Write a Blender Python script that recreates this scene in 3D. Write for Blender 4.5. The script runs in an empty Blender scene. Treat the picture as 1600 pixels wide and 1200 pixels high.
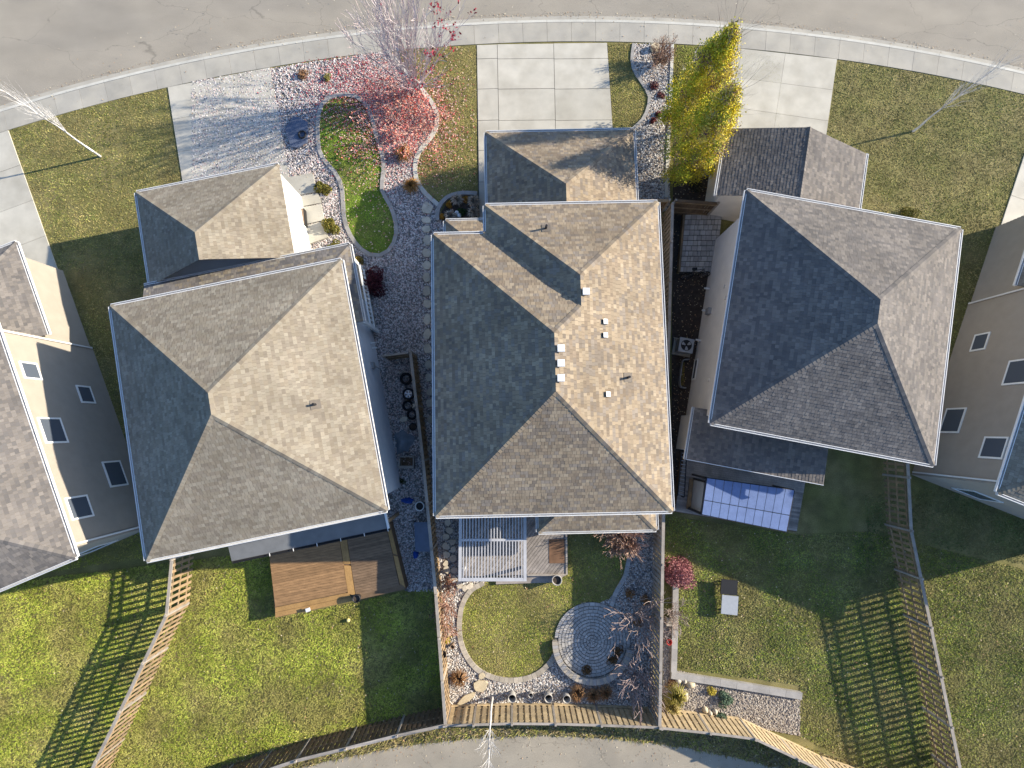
import bpy, math, random
import numpy as np
from mathutils import Vector

random.seed(7)
RNG = np.random.default_rng(11)
R = math.radians
SC = bpy.context.scene
COL = SC.collection

# ------------------------------------------------------------------ camera, sky, sun, exposure
F, H, TILT = 800.0, 28.0, R(5.0)          # focal length in photo pixels, drone height, forward tilt
cam = bpy.data.cameras.new('drone_camera')
cam.sensor_width = 36.0
cam.lens = 18.0
cam.clip_end = 2000
camo = bpy.data.objects.new('drone_camera', cam)
camo.location = (0, 0, H)
camo.rotation_euler = (TILT, 0, 0)
COL.objects.link(camo)
SC.camera = camo

SUN_EL, SUN_AZ = R(22.0), math.atan2(0.968, 0.25)   # azimuth measured from +Y towards +X
world = bpy.data.worlds.new('World')
SC.world = world
world.use_nodes = True
wn = world.node_tree.nodes
sky = wn.new('ShaderNodeTexSky')
sky.sky_type = 'NISHITA'
sky.sun_disc = False
sky.ozone_density = 5.0
sky.sun_elevation = SUN_EL
sky.sun_rotation = SUN_AZ
wn['Background'].inputs['Strength'].default_value = 0.12
world.node_tree.links.new(sky.outputs[0], wn['Background'].inputs['Color'])

sl = bpy.data.lights.new('sun', 'SUN')
sl.energy = 4.6
sl.angle = R(0.53)
sl.color = (1.0, 0.90, 0.74)
so = bpy.data.objects.new('sun', sl)
sdir = Vector((math.sin(SUN_AZ) * math.cos(SUN_EL), math.cos(SUN_AZ) * math.cos(SUN_EL), math.sin(SUN_EL)))
so.rotation_euler = sdir.to_track_quat('Z', 'Y').to_euler()
so.location = (30, 10, 30)
COL.objects.link(so)

SC.view_settings.view_transform = 'Standard'
SC.view_settings.look = 'None'
SC.view_settings.gamma = 1.0
SC.view_settings.use_curve_mapping = False
SC.view_settings.exposure = 1.24

# ------------------------------------------------------------------ survey: photo pixel + height -> place
def P(px, py, z=0.0):
    u = (px - 800) / F
    v = -(py - 600) / F
    dx, dy, dz = u, math.sin(TILT) + v * math.cos(TILT), -math.cos(TILT) + v * math.sin(TILT)
    s = (z - H) / dz
    return Vector((dx * s, dy * s, z))

def P2(px, py, z=0.0):
    p = P(px, py, z)
    return (p.x, p.y)

class Frame:
    """a house's own axes on the ground"""
    def __init__(s, o, ang):
        s.o = Vector((o[0], o[1])); s.a = ang
        s.c, s.s = math.cos(ang), math.sin(ang)
    def w(s, x, y, z=0.0):
        return Vector((s.o.x + x * s.c - y * s.s, s.o.y + x * s.s + y * s.c, z))
    def inv(s, p):
        dx, dy = p[0] - s.o.x, p[1] - s.o.y
        return (dx * s.c + dy * s.s, -dx * s.s + dy * s.c)

# ------------------------------------------------------------------ materials
MATS = {}
def mat(name, col=(.5, .5, .5), rough=.8, var=.15, scale=6.0, fine=60.0, fvar=.1, attr=False, rnd=0.0, spec=.3, metal=0.0,
        bump=0.0, bscale=40.0, stretch=None, tint=None, tint_amt=0.0, tint_scale=1.0, trans=0.0, alpha=1.0, cracks=0.0):
    m = bpy.data.materials.new(name)
    m.use_nodes = True
    nt = m.node_tree
    N, L = nt.nodes, nt.links
    b = N['Principled BSDF']
    b.inputs['Roughness'].default_value = rough
    b.inputs['Specular IOR Level'].default_value = spec
    b.inputs['Metallic'].default_value = metal
    geo = N.new('ShaderNodeNewGeometry')
    pos = geo.outputs['Position']
    if stretch:
        mp = N.new('ShaderNodeMapping'); mp.inputs['Scale'].default_value = stretch
        L.new(pos, mp.inputs['Vector']); pos = mp.outputs[0]
    if attr:
        a = N.new('ShaderNodeAttribute'); a.attribute_name = 'col'; cur = a.outputs['Color']
    else:
        a = N.new('ShaderNodeRGB'); a.outputs[0].default_value = (*col, 1); cur = a.outputs[0]
    def noise(sc, detail=3):
        n = N.new('ShaderNodeTexNoise'); n.inputs['Scale'].default_value = sc; n.inputs['Detail'].default_value = detail
        L.new(pos, n.inputs['Vector']); return n.outputs['Fac']
    if tint:
        t = noise(tint_scale, 4)
        mr = N.new('ShaderNodeMapRange'); mr.inputs[1].default_value = .42; mr.inputs[2].default_value = .62
        mr.inputs[3].default_value = 0; mr.inputs[4].default_value = tint_amt
        L.new(t, mr.inputs[0])
        mx = N.new('ShaderNodeMix'); mx.data_type = 'RGBA'; L.new(mr.outputs[0], mx.inputs[0]); L.new(cur, mx.inputs[6])
        mx.inputs[7].default_value = (*tint, 1); cur = mx.outputs[2]
    def mult(cur, fac, amt):
        mr = N.new('ShaderNodeMapRange'); mr.inputs[1].default_value = .25; mr.inputs[2].default_value = .75
        mr.inputs[3].default_value = 1 - amt; mr.inputs[4].default_value = 1 + amt
        L.new(fac, mr.inputs[0])
        vm = N.new('ShaderNodeVectorMath'); vm.operation = 'SCALE'
        L.new(cur, vm.inputs[0]); L.new(mr.outputs[0], vm.inputs['Scale']); return vm.outputs[0]
    if cracks:
        dn = N.new('ShaderNodeTexNoise'); dn.inputs['Scale'].default_value = 1.4; dn.inputs['Detail'].default_value = 5; L.new(pos, dn.inputs['Vector'])
        ad = N.new('ShaderNodeVectorMath'); ad.operation = 'MULTIPLY_ADD'; ad.inputs[1].default_value = (1.1, 1.1, 0); L.new(dn.outputs['Color'], ad.inputs[0]); L.new(pos, ad.inputs[2])
        vo = N.new('ShaderNodeTexVoronoi'); vo.feature = 'DISTANCE_TO_EDGE'; vo.inputs['Scale'].default_value = cracks; L.new(ad.outputs[0], vo.inputs['Vector'])
        mr = N.new('ShaderNodeMapRange'); mr.inputs[1].default_value = 0; mr.inputs[2].default_value = .004; mr.inputs[3].default_value = .68; mr.inputs[4].default_value = 1
        L.new(vo.outputs['Distance'], mr.inputs[0])
        vm = N.new('ShaderNodeVectorMath'); vm.operation = 'SCALE'; L.new(cur, vm.inputs[0]); L.new(mr.outputs[0], vm.inputs['Scale']); cur = vm.outputs[0]
    if var: cur = mult(cur, noise(scale), var)
    if fvar: cur = mult(cur, noise(fine, 2), fvar)
    if rnd:
        oi = N.new('ShaderNodeObjectInfo')
        mr = N.new('ShaderNodeMapRange'); mr.inputs[3].default_value = 1 - rnd; mr.inputs[4].default_value = 1 + rnd
        L.new(oi.outputs['Random'], mr.inputs[0])
        vm = N.new('ShaderNodeVectorMath'); vm.operation = 'SCALE'
        L.new(cur, vm.inputs[0]); L.new(mr.outputs[0], vm.inputs['Scale']); cur = vm.outputs[0]
    L.new(cur, b.inputs['Base Color'])
    if bump:
        bn = N.new('ShaderNodeBump'); bn.inputs['Strength'].default_value = bump; bn.inputs['Distance'].default_value = .02
        L.new(noise(bscale, 4), bn.inputs['Height']); L.new(bn.outputs[0], b.inputs['Normal'])
    if trans: b.inputs['Transmission Weight'].default_value = trans
    if alpha < 1: b.inputs['Alpha'].default_value = alpha
    MATS[name] = m
    return m

mat('turf', (.15, .14, .045), .95, .3, 1.3, 22, .35, tint=(.21, .175, .075), tint_amt=.7, tint_scale=.5, bump=.6, bscale=60)
mat('turf_green', (.12, .16, .03), .95, .25, 1.5, 22, .3, bump=.6, bscale=60)
mat('blades', attr=True, rough=.8, var=.40, scale=.55, fine=3.5, fvar=.3, spec=.15, tint=(.29, .225, .10), tint_amt=.55, tint_scale=.45)
mat('leaf', attr=True, rough=.7, var=.1, scale=3, fvar=0, spec=.2)
mat('bark', attr=True, rough=.9, var=.15, scale=10, fvar=.1, spec=.1)
mat('rock', attr=True, rough=.8, var=.1, scale=12, fvar=.12, spec=.25)
mat('gravel_base', (.20, .185, .17), .95, .3, 9, 38, .5, bump=1.0, bscale=45)
mat('verge', (.16, .135, .085), .98, .3, 2.5, 30, .3, bump=.6, bscale=40, tint=(.10, .10, .04), tint_amt=.8, tint_scale=1.2)
mat('soil', (.055, .042, .033), .98, .35, 4, 40, .3, bump=.8, bscale=30)
mat('asphalt', (.295, .263, .212), .95, .10, .8, 130, .22, bump=.25, bscale=160, tint=(.245, .222, .185), tint_amt=.6, tint_scale=.35, stretch=(.5, 1, 1), cracks=.30)
mat('alley_asphalt', (.31, .272, .212), .95, .10, .9, 120, .20, bump=.25, bscale=150, tint=(.25, .225, .182), tint_amt=.7, tint_scale=.3, cracks=.25)
mat('concrete', (.45, .425, .36), .85, .10, 1.2, 70, .06, rnd=.06, bump=.1, bscale=120, tint=(.37, .345, .285), tint_amt=.65, tint_scale=.8)
mat('concrete_walk', (.37, .345, .29), .88, .10, 1.2, 70, .08, rnd=.06, bump=.1, bscale=120, tint=(.30, .285, .25), tint_amt=.6, tint_scale=.8)
mat('concrete_kerb', (.47, .455, .40), .85, .10, 2, 60, .08, rnd=.05)
mat('edging', (.30, .285, .265), .9, .15, 3, 50, .12, rnd=.1, bump=.2, bscale=60)
mat('joint', (.10, .095, .085), .95, .2, 5, 40, .1)
mat('shingle', attr=True, rough=.95, var=.16, scale=.55, fine=90, fvar=.18, spec=.15, bump=.06, bscale=150)
mat('roof_deck', (.14, .12, .10), .95, .1)
mat('pergola_paint', (.42, .42, .43), .5, .08, 3, 20, .05)
mat('white_metal', (.66, .66, .65), .45, .04, 3, 20, .03, spec=.5)
mat('white_paint', (.74, .74, .72), .6, .05, 3, 20, .03)
mat('stucco_tan', (.30, .265, .22), .95, .06, 2, 80, .06, bump=.2, bscale=120)
mat('stucco_grey', (.56, .57, .59), .95, .06, 2, 80, .06, bump=.2, bscale=120)
mat('stucco_cream', (.66, .62, .57), .95, .06, 2, 80, .06, bump=.2, bscale=120)
mat('stucco_white', (.60, .59, .56), .95, .04, 2, 80, .04, bump=.2, bscale=120)
mat('glass', (.08, .095, .12), .08, 0, fvar=0, spec=.6)
mat('fence_wood', (.27, .185, .10), .85, .25, 3, 35, .2, rnd=.2, tint=(.21, .16, .11), tint_amt=.6, tint_scale=2.5)
mat('fence_pale', (.50, .385, .225), .85, .2, 3, 35, .18, rnd=.16, tint=(.36, .28, .18), tint_amt=.6, tint_scale=2.5)  # paler fence wood: sunlight on the back fence boards put into the colour
mat('fence_grey', (.30, .265, .225), .88, .2, 3, 35, .2, rnd=.15)
mat('fence_dark', (.16, .105, .062), .88, .2, 3, 35, .2, rnd=.2)
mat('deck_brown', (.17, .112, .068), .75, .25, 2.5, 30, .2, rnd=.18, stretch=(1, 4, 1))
mat('deck_tan', (.27, .158, .075), .75, .25, 2.5, 30, .2, rnd=.16, stretch=(1, 4, 1))
mat('deck_orange', (.34, .20, .075), .75, .2, 2.5, 30, .2, rnd=.1)
mat('deck_grey', (.235, .208, .185), .85, .25, 2.5, 30, .2, rnd=.3)
mat('mat_brown', (.15, .085, .05), .95, .25, 4, 60, .2)
mat('paver', (.37, .35, .32), .9, .15, 3, 60, .12, rnd=.17, bump=.2, bscale=70)
mat('paver_warm', (.35, .31, .25), .9, .15, 3, 60, .12, rnd=.2, bump=.2, bscale=70)
mat('flagstone', (.50, .44, .34), .9, .2, 3, 40, .15, rnd=.2, bump=.3, bscale=40)
mat('sandstone', (.50, .42, .28), .9, .15, 4, 40, .15, rnd=.1, bump=.3, bscale=40)
mat('membrane', (.15, .155, .16), .8, .12, 2, 50, .08)
mat('black_plastic', (.015, .015, .016), .55, .1)
mat('rubber', (.016, .016, .017), .8, .15)
mat('alloy', (.62, .63, .65), .3, .03, spec=.5, metal=.6)
mat('grey_plastic', (.28, .28, .28), .6, .06)
mat('dark_metal', (.03, .03, .033), .5, .1, metal=.3)
mat('galvanised', (.34, .35, .36), .45, .1, metal=.5)
mat('terracotta', (.24, .17, .12), .85, .15, 8)
mat('glazed_pot', (.33, .31, .28), .5, .12, 8)
mat('tarp_grey', (.19, .22, .25), .7, .15, 4, 20, .1)
mat('tarp_blue', (.012, .06, .30), .5, .15, 5, 20, .1)
mat('panel_blue', (.13, .18, .33), .35, .12, 2.5, 20, .08, spec=.5)
mat('slate_panel', (.09, .11, .16), .6, .15, 3)
mat('screen_grey', (.30, .32, .34), .6, .06)
mat('ball_yellow', (.62, .55, .22), .6, .1)
mat('red_plastic', (.45, .06, .05), .5, .1)

# ------------------------------------------------------------------ objects
WL = {}
def reg(o, wl): WL[o.name] = Vector(wl)
def put(name, me, m=None, parent=None, wloc=(0, 0, 0), rz=0.0, rot=None, scale=None):
    o = bpy.data.objects.new(name, me)
    COL.objects.link(o)
    wloc = Vector(wloc)
    if parent is not None:
        o.parent = parent
        o.location = wloc - WL[parent.name]
    else:
        o.location = wloc
    reg(o, wloc)
    if rot is not None: o.rotation_euler = rot
    elif rz: o.rotation_euler = (0, 0, rz)
    if scale is not None: o.scale = scale
    if m is not None and me is not None and not me.materials:
        me.materials.append(MATS[m])
    return o
def tag(o, label=None, cat=None, group=None, kind=None):
    if label: o['label'] = label
    if cat: o['category'] = cat
    if group: o['group'] = group
    if kind: o['kind'] = kind
    return o
def thing(name, loc, label, cat, group=None):
    return tag(put(name, None, None, None, loc), label, cat, group)

class MB:
    """collects shapes for one mesh"""
    def __init__(s): s.v = []; s.f = []
    def add(s, vs, fs):
        n = len(s.v); s.v += [tuple(p) for p in vs]; s.f += [tuple(i + n for i in f) for f in fs]; return s
    def box(s, c, size, rz=0.0, ax=None):
        hx, hy, hz = size[0] / 2, size[1] / 2, size[2] / 2
        cs, sn = math.cos(rz), math.sin(rz); vs = []
        for z in (-hz, hz):
            for x, y in ((-hx, -hy), (hx, -hy), (hx, hy), (-hx, hy)):
                vs.append((c[0] + x * cs - y * sn, c[1] + x * sn + y * cs, c[2] + z))
        return s.add(vs, [(3, 2, 1, 0), (4, 5, 6, 7), (0, 1, 5, 4), (1, 2, 6, 5), (2, 3, 7, 6), (3, 0, 4, 7)])
    def bar(s, p, q, w, h, up=(0, 0, 1)):
        p, q = Vector(p), Vector(q); d = (q - p).normalized(); u = Vector(up)
        if abs(d.dot(u)) > .98: u = Vector((1, 0, 0))
        x = d.cross(u).normalized(); y = x.cross(d).normalized(); vs = []
        for e in (p, q):
            for a, b in ((-1, -1), (1, -1), (1, 1), (-1, 1)): vs.append(e + x * (a * w / 2) + y * (b * h / 2))
        return s.add(vs, [(0, 1, 2, 3), (7, 6, 5, 4), (4, 5, 1, 0), (5, 6, 2, 1), (6, 7, 3, 2), (7, 4, 0, 3)])
    def tube(s, p, q, r0, r1=None, n=8, caps=True):
        r1 = r0 if r1 is None else r1
        p, q = Vector(p), Vector(q); d = (q - p).normalized(); u = Vector((0, 0, 1)) if abs(d.z) < .95 else Vector((1, 0, 0))
        x = d.cross(u).normalized(); y = x.cross(d); vs = []
        for e, r in ((p, r0), (q, r1)):
            for i in range(n):
                a = 2 * math.pi * i / n; vs.append(e + x * (r * math.cos(a)) + y * (r * math.sin(a)))
        fs = [(i, (i + 1) % n, n + (i + 1) % n, n + i) for i in range(n)]
        if caps: fs += [tuple(range(n - 1, -1, -1)), tuple(range(n, 2 * n))]
        return s.add(vs, fs)
    def lathe(s, prof, c, n=20, close=True):
        vs = []; k = len(prof)
        for r, z in prof:
            for i in range(n):
                a = 2 * math.pi * i / n; vs.append((c[0] + r * math.cos(a), c[1] + r * math.sin(a), c[2] + z))
        fs = [(j * n + i, j * n + (i + 1) % n, (j + 1) * n + (i + 1) % n, (j + 1) * n + i) for j in range(k - 1) for i in range(n)]
        if close: fs += [tuple(range(n - 1, -1, -1)), tuple(range((k - 1) * n, k * n))]
        return s.add(vs, fs)
    def torus(s, c, r, t, n=24, m=8, ax=(0, 0, 1)):
        ax = Vector(ax).normalized(); u = Vector((1, 0, 0)) if abs(ax.x) < .9 else Vector((0, 1, 0))
        x = ax.cross(u).normalized(); y = ax.cross(x); c = Vector(c); vs = []
        for i in range(n):
            a = 2 * math.pi * i / n; d = x * math.cos(a) + y * math.sin(a)
            for j in range(m):
                b = 2 * math.pi * j / m; vs.append(c + d * (r + t * math.cos(b)) + ax * (t * math.sin(b)))
        return s.add(vs, [(i * m + j, ((i + 1) % n) * m + j, ((i + 1) % n) * m + (j + 1) % m, i * m + (j + 1) % m) for i in range(n) for j in range(m)])
    def prism(s, poly, z0, z1, bottom=True):
        n = len(poly)
        a = sum(poly[i][0] * poly[(i + 1) % n][1] - poly[(i + 1) % n][0] * poly[i][1] for i in range(n))
        if a < 0: poly = poly[::-1]
        vs = [(p[0], p[1], z0) for p in poly] + [(p[0], p[1], z1) for p in poly]
        fs = [(i, (i + 1) % n, n + (i + 1) % n, n + i) for i in range(n)] + [tuple(range(n, 2 * n))]
        if bottom: fs.append(tuple(range(n - 1, -1, -1)))
        return s.add(vs, fs)
    def sheet(s, poly, z):
        n = len(poly)
        a = sum(poly[i][0] * poly[(i + 1) % n][1] - poly[(i + 1) % n][0] * poly[i][1] for i in range(n))
        if a < 0: poly = poly[::-1]
        return s.add([(p[0], p[1], z) for p in poly], [tuple(range(n))])
    def mesh(s, name='m', smooth=False):
        me = bpy.data.meshes.new(name); me.from_pydata(s.v, [], s.f); me.update()
        if smooth: me.polygons.foreach_set('use_smooth', [True] * len(me.polygons))
        return me
    def put(s, name, m, parent=None, smooth=False):
        return put(name, s.mesh(name, smooth), m, parent)

def np_mesh(name, V, Fc, C=None, smooth=False):
    V = np.asarray(V, np.float32); Fc = np.asarray(Fc, np.int32); M, k = Fc.shape
    me = bpy.data.meshes.new(name)
    me.vertices.add(len(V)); me.vertices.foreach_set('co', V.ravel())
    me.loops.add(M * k); me.loops.foreach_set('vertex_index', Fc.ravel())
    me.polygons.add(M); me.polygons.foreach_set('loop_start', np.arange(0, M * k, k, dtype=np.int32))
    me.update(calc_edges=True)
    me.polygons.foreach_set('use_smooth', np.full(M, smooth, bool))
    if C is not None:
        C = np.asarray(C, np.float32)
        if C.shape[1] == 3: C = np.concatenate([C, np.ones((len(C), 1), np.float32)], 1)
        me.attributes.new('col', 'FLOAT_COLOR', 'FACE').data.foreach_set('color', C.ravel())
    return me

def inside(pts, poly):
    x, y = pts[:, 0], pts[:, 1]; r = np.zeros(len(pts), bool); n = len(poly)
    for i in range(n):
        x0, y0 = poly[i][0], poly[i][1]; x1, y1 = poly[(i + 1) % n][0], poly[(i + 1) % n][1]
        if y0 == y1: continue
        c = ((y0 > y) != (y1 > y)) & (x < (x1 - x0) * (y - y0) / (y1 - y0) + x0)
        r ^= c
    return r
def scatter(poly, dens, holes=()):
    a = np.array([(p[0], p[1]) for p in poly]); lo, hi = a.min(0), a.max(0)
    n = int(dens * (hi[0] - lo[0]) * (hi[1] - lo[1]))
    pts = RNG.uniform(lo, hi, (n, 2)); k = inside(pts, poly)
    for h in holes: k &= ~inside(pts, h)
    return pts[k]
def smooth_closed(pts, k=6):
    n = len(pts); out = []
    for i in range(n):
        p0, p1, p2, p3 = (Vector(pts[(i + j - 1) % n]) for j in range(4))
        for q in range(k):
            t = q / k
            out.append(tuple(.5 * ((2 * p1) + (p2 - p0) * t + (2 * p0 - 5 * p1 + 4 * p2 - p3) * t * t + (3 * p1 - p0 - 3 * p2 + p3) * t ** 3)))
    return out
def smooth_open(pts, k=6):
    e = [tuple(2 * Vector(pts[0]) - Vector(pts[1]))] + list(pts) + [tuple(2 * Vector(pts[-1]) - Vector(pts[-2]))]; out = []
    for i in range(len(pts) - 1):
        p0, p1, p2, p3 = (Vector(e[i + j]) for j in range(4))
        for q in range(k):
            t = q / k
            out.append(tuple(.5 * ((2 * p1) + (p2 - p0) * t + (2 * p0 - 5 * p1 + 4 * p2 - p3) * t * t + (3 * p1 - p0 - 3 * p2 + p3) * t ** 3)))
    out.append(tuple(pts[-1])); return out
def resample(path, step, closed=False):
    a = [Vector(p) for p in path] + ([Vector(path[0])] if closed else [])
    out = [a[0].copy()]; acc = 0.0
    tot = sum((a[i + 1] - a[i]).length for i in range(len(a) - 1)); n = max(1, round(tot / step)); step = tot / n; need = step
    for i in range(len(a) - 1):
        d = (a[i + 1] - a[i]).length; t = 0.0
        while d - t >= need - 1e-9 and d > 0:
            t += need; out.append(a[i].lerp(a[i + 1], min(1, t / d))); need = step
        need -= (d - t)
    if len(out) < n + 1: out.append(a[-1].copy())
    return out[:n + 1]
def clip(poly, a, b, c):
    """keep the side a*x + b*y <= c"""
    out = []
    for i in range(len(poly)):
        p, q = poly[i], poly[(i + 1) % len(poly)]
        dp, dq = a * p[0] + b * p[1] - c, a * q[0] + b * q[1] - c
        if dp <= 0: out.append(p)
        if dp * dq < 0:
            t = dp / (dp - dq); out.append((p[0] + (q[0] - p[0]) * t, p[1] + (q[1] - p[1]) * t))
    return out
def palette(n, cols, weights=None, jit=.12):
    c = np.array(cols)[RNG.choice(len(cols), n, p=None if weights is None else np.array(weights) / sum(weights))]
    return np.clip(c * RNG.uniform(1 - jit, 1 + jit, (n, 1)), 0, 1)

# vectorised pieces ------------------------------------------------
def stones(pts, smin, smax, cols, weights=None, z=0.0, hmul=.6):
    n = len(pts); s = RNG.uniform(smin, smax, n) / 2; a = RNG.uniform(0, 6.283, n)
    asp = RNG.uniform(.65, 1.0, n); h = s * 2 * RNG.uniform(hmul * .6, hmul, n)
    base = np.array([(-1, -1), (1, -1), (1, 1), (-1, 1)], float)
    ring = []
    for lev, (sc, zz) in enumerate(((1.0, 0.0), (.62, 1.0))):
        j = RNG.uniform(.72, 1.05, (n, 4, 2)); q = base[None] * j * sc * s[:, None, None]
        q[:, :, 1] *= asp[:, None]
        x = q[:, :, 0] * np.cos(a)[:, None] - q[:, :, 1] * np.sin(a)[:, None] + pts[:, 0:1]
        y = q[:, :, 0] * np.sin(a)[:, None] + q[:, :, 1] * np.cos(a)[:, None] + pts[:, 1:2]
        zc = z + (h[:, None] * zz * RNG.uniform(.75, 1.05, (n, 4)) if zz else np.zeros((n, 4)))
        ring.append(np.stack([x, y, zc], 2))
    V = np.concatenate(ring, 1).reshape(-1, 3)
    f = np.array([(4, 5, 6, 7), (0, 1, 5, 4), (1, 2, 6, 5), (2, 3, 7, 6), (3, 0, 4, 7)])
    Fc = (f[None] + (np.arange(n) * 8)[:, None, None]).reshape(-1, 4)
    return np_mesh('stones', V, Fc, np.repeat(palette(n, cols, weights), 5, 0))
def tufts(pts, h, cols, weights=None, z=0.0, lean=1.1, w=.022, per=3):
    n = len(pts) * per; p = np.repeat(pts, per, 0) + RNG.normal(0, .02, (n, 2))
    a = RNG.uniform(0, 6.283, n); hh = h * RNG.uniform(.5, 1.2, n); l = hh * RNG.uniform(.3, lean, n)
    dx, dy = np.cos(a), np.sin(a)
    zc = np.full(n, z)
    V = np.stack([np.stack([p[:, 0] - dy * w, p[:, 1] + dx * w, zc], 1), np.stack([p[:, 0] + dy * w, p[:, 1] - dx * w, zc], 1),
                  np.stack([p[:, 0] + dx * l, p[:, 1] + dy * l, zc + hh], 1)], 1).reshape(-1, 3)
    return np_mesh('tufts', V, np.arange(3 * n).reshape(-1, 3), palette(n, cols, weights, .25))
def leaves(c, size, cols, weights=None, flat=False, jit=.2, colarr=None):
    """one bent quad per leaf at centres c (n,3)"""
    n = len(c); s = size * RNG.uniform(.6, 1.25, (n, 1))
    if flat:
        nrm = np.stack([RNG.normal(0, .25, n), RNG.normal(0, .25, n), np.ones(n)], 1)
    else:
        nrm = RNG.normal(0, 1, (n, 3)); nrm[:, 2] = np.abs(nrm[:, 2]) + .25
    nrm /= np.linalg.norm(nrm, axis=1, keepdims=True)
    t = RNG.normal(0, 1, (n, 3)); t -= nrm * (t * nrm).sum(1, keepdims=True); t /= np.linalg.norm(t, axis=1, keepdims=True)
    b = np.cross(nrm, t)
    V = np.stack([c - t * s * .5, c + b * s * .32 + nrm * s * .1, c + t * s * .55, c - b * s * .32 + nrm * s * .1], 1).reshape(-1, 3)
    return np_mesh('leaves', V, np.arange(4 * n).reshape(-1, 4), palette(n, cols, weights, jit) if colarr is None else colarr)
def sticks(segs, cols, weights=None, n=4):
    """segs: list of (p, q, r0, r1)"""
    Pa = np.array([tuple(s[0]) for s in segs]); Q = np.array([tuple(s[1]) for s in segs])
    r0 = np.array([s[2] for s in segs]); r1 = np.array([s[3] for s in segs])
    d = Q - Pa; d /= np.linalg.norm(d, axis=1, keepdims=True) + 1e-9
    u = np.where(np.abs(d[:, 2:3]) < .9, np.array([[0, 0, 1.]]), np.array([[1., 0, 0]]))
    x = np.cross(d, u); x /= np.linalg.norm(x, axis=1, keepdims=True); y = np.cross(x, d)
    rings = []
    for e, r in ((Pa, r0), (Q, r1)):
        for i in range(n):
            a = 2 * math.pi * i / n; rings.append(e + (x * math.cos(a) + y * math.sin(a)) * r[:, None])
    V = np.stack(rings, 1).reshape(-1, 3); M = len(segs)
    f = np.array([(i, (i + 1) % n, n + (i + 1) % n, n + i) for i in range(n)])
    Fc = (f[None] + (np.arange(M) * 2 * n)[:, None, None]).reshape(-1, 4)
    return np_mesh('sticks', V, Fc, np.repeat(palette(M, cols, weights), n, 0))
def grow(out, tips, p, d, L, r, depth, rs, up=.08, spread=.55, kids=3, wob=.10, shrink=.62, steps=3):
    p, d = Vector(p), Vector(d).normalized()
    for i in range(steps):
        d = (d + Vector((rs.gauss(0, wob), rs.gauss(0, wob), rs.gauss(0, wob) + up))).normalized()
        q = p + d * (L / steps); r2 = r * (.82 if i < steps - 1 else .6)
        out.append((p, q, r, r2)); p, r = q, r2
        if depth > 0:
            for _ in range(kids if i == steps - 1 else max(1, kids - 1)):
                k = Vector((rs.gauss(0, 1), rs.gauss(0, 1), rs.gauss(0, .6))); k = (k - d * k.dot(d)).normalized()
                nd = (d + k * spread * rs.uniform(.6, 1.3)).normalized()
                grow(out, tips, p, nd, L * shrink * rs.uniform(.7, 1.1), r * .62, depth - 1, rs, up, spread, kids, wob, shrink, steps)
    tips.append(p)

# ------------------------------------------------------------------ roofs and houses
TAN = 0.52
TONES_TAN = [(0.283, 0.223, 0.152), (0.234, 0.182, 0.127), (0.19, 0.148, 0.108), (0.311, 0.253, 0.18), (0.166, 0.138, 0.112), (0.254, 0.203, 0.143), (0.212, 0.182, 0.152)]
TONES_PALE = [(0.249, 0.217, 0.167), (0.227, 0.194, 0.144), (0.195, 0.162, 0.121), (0.27, 0.241, 0.189), (0.179, 0.151, 0.119), (0.237, 0.206, 0.162)]
TONES_GREY = [(0.18, 0.162, 0.144), (0.151, 0.137, 0.126), (0.13, 0.119, 0.112), (0.202, 0.18, 0.158), (0.115, 0.108, 0.104)]

def even(t, k):
    m = [sum(c[i] for c in t) / len(t) for i in range(3)]
    return [tuple(c[i] * (1 - k) + m[i] * k for i in range(3)) for c in t]
TONES_TAN, TONES_PALE, TONES_GREY = even(TONES_TAN, .25), even(TONES_PALE, .35), even(TONES_GREY, .3)

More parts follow.
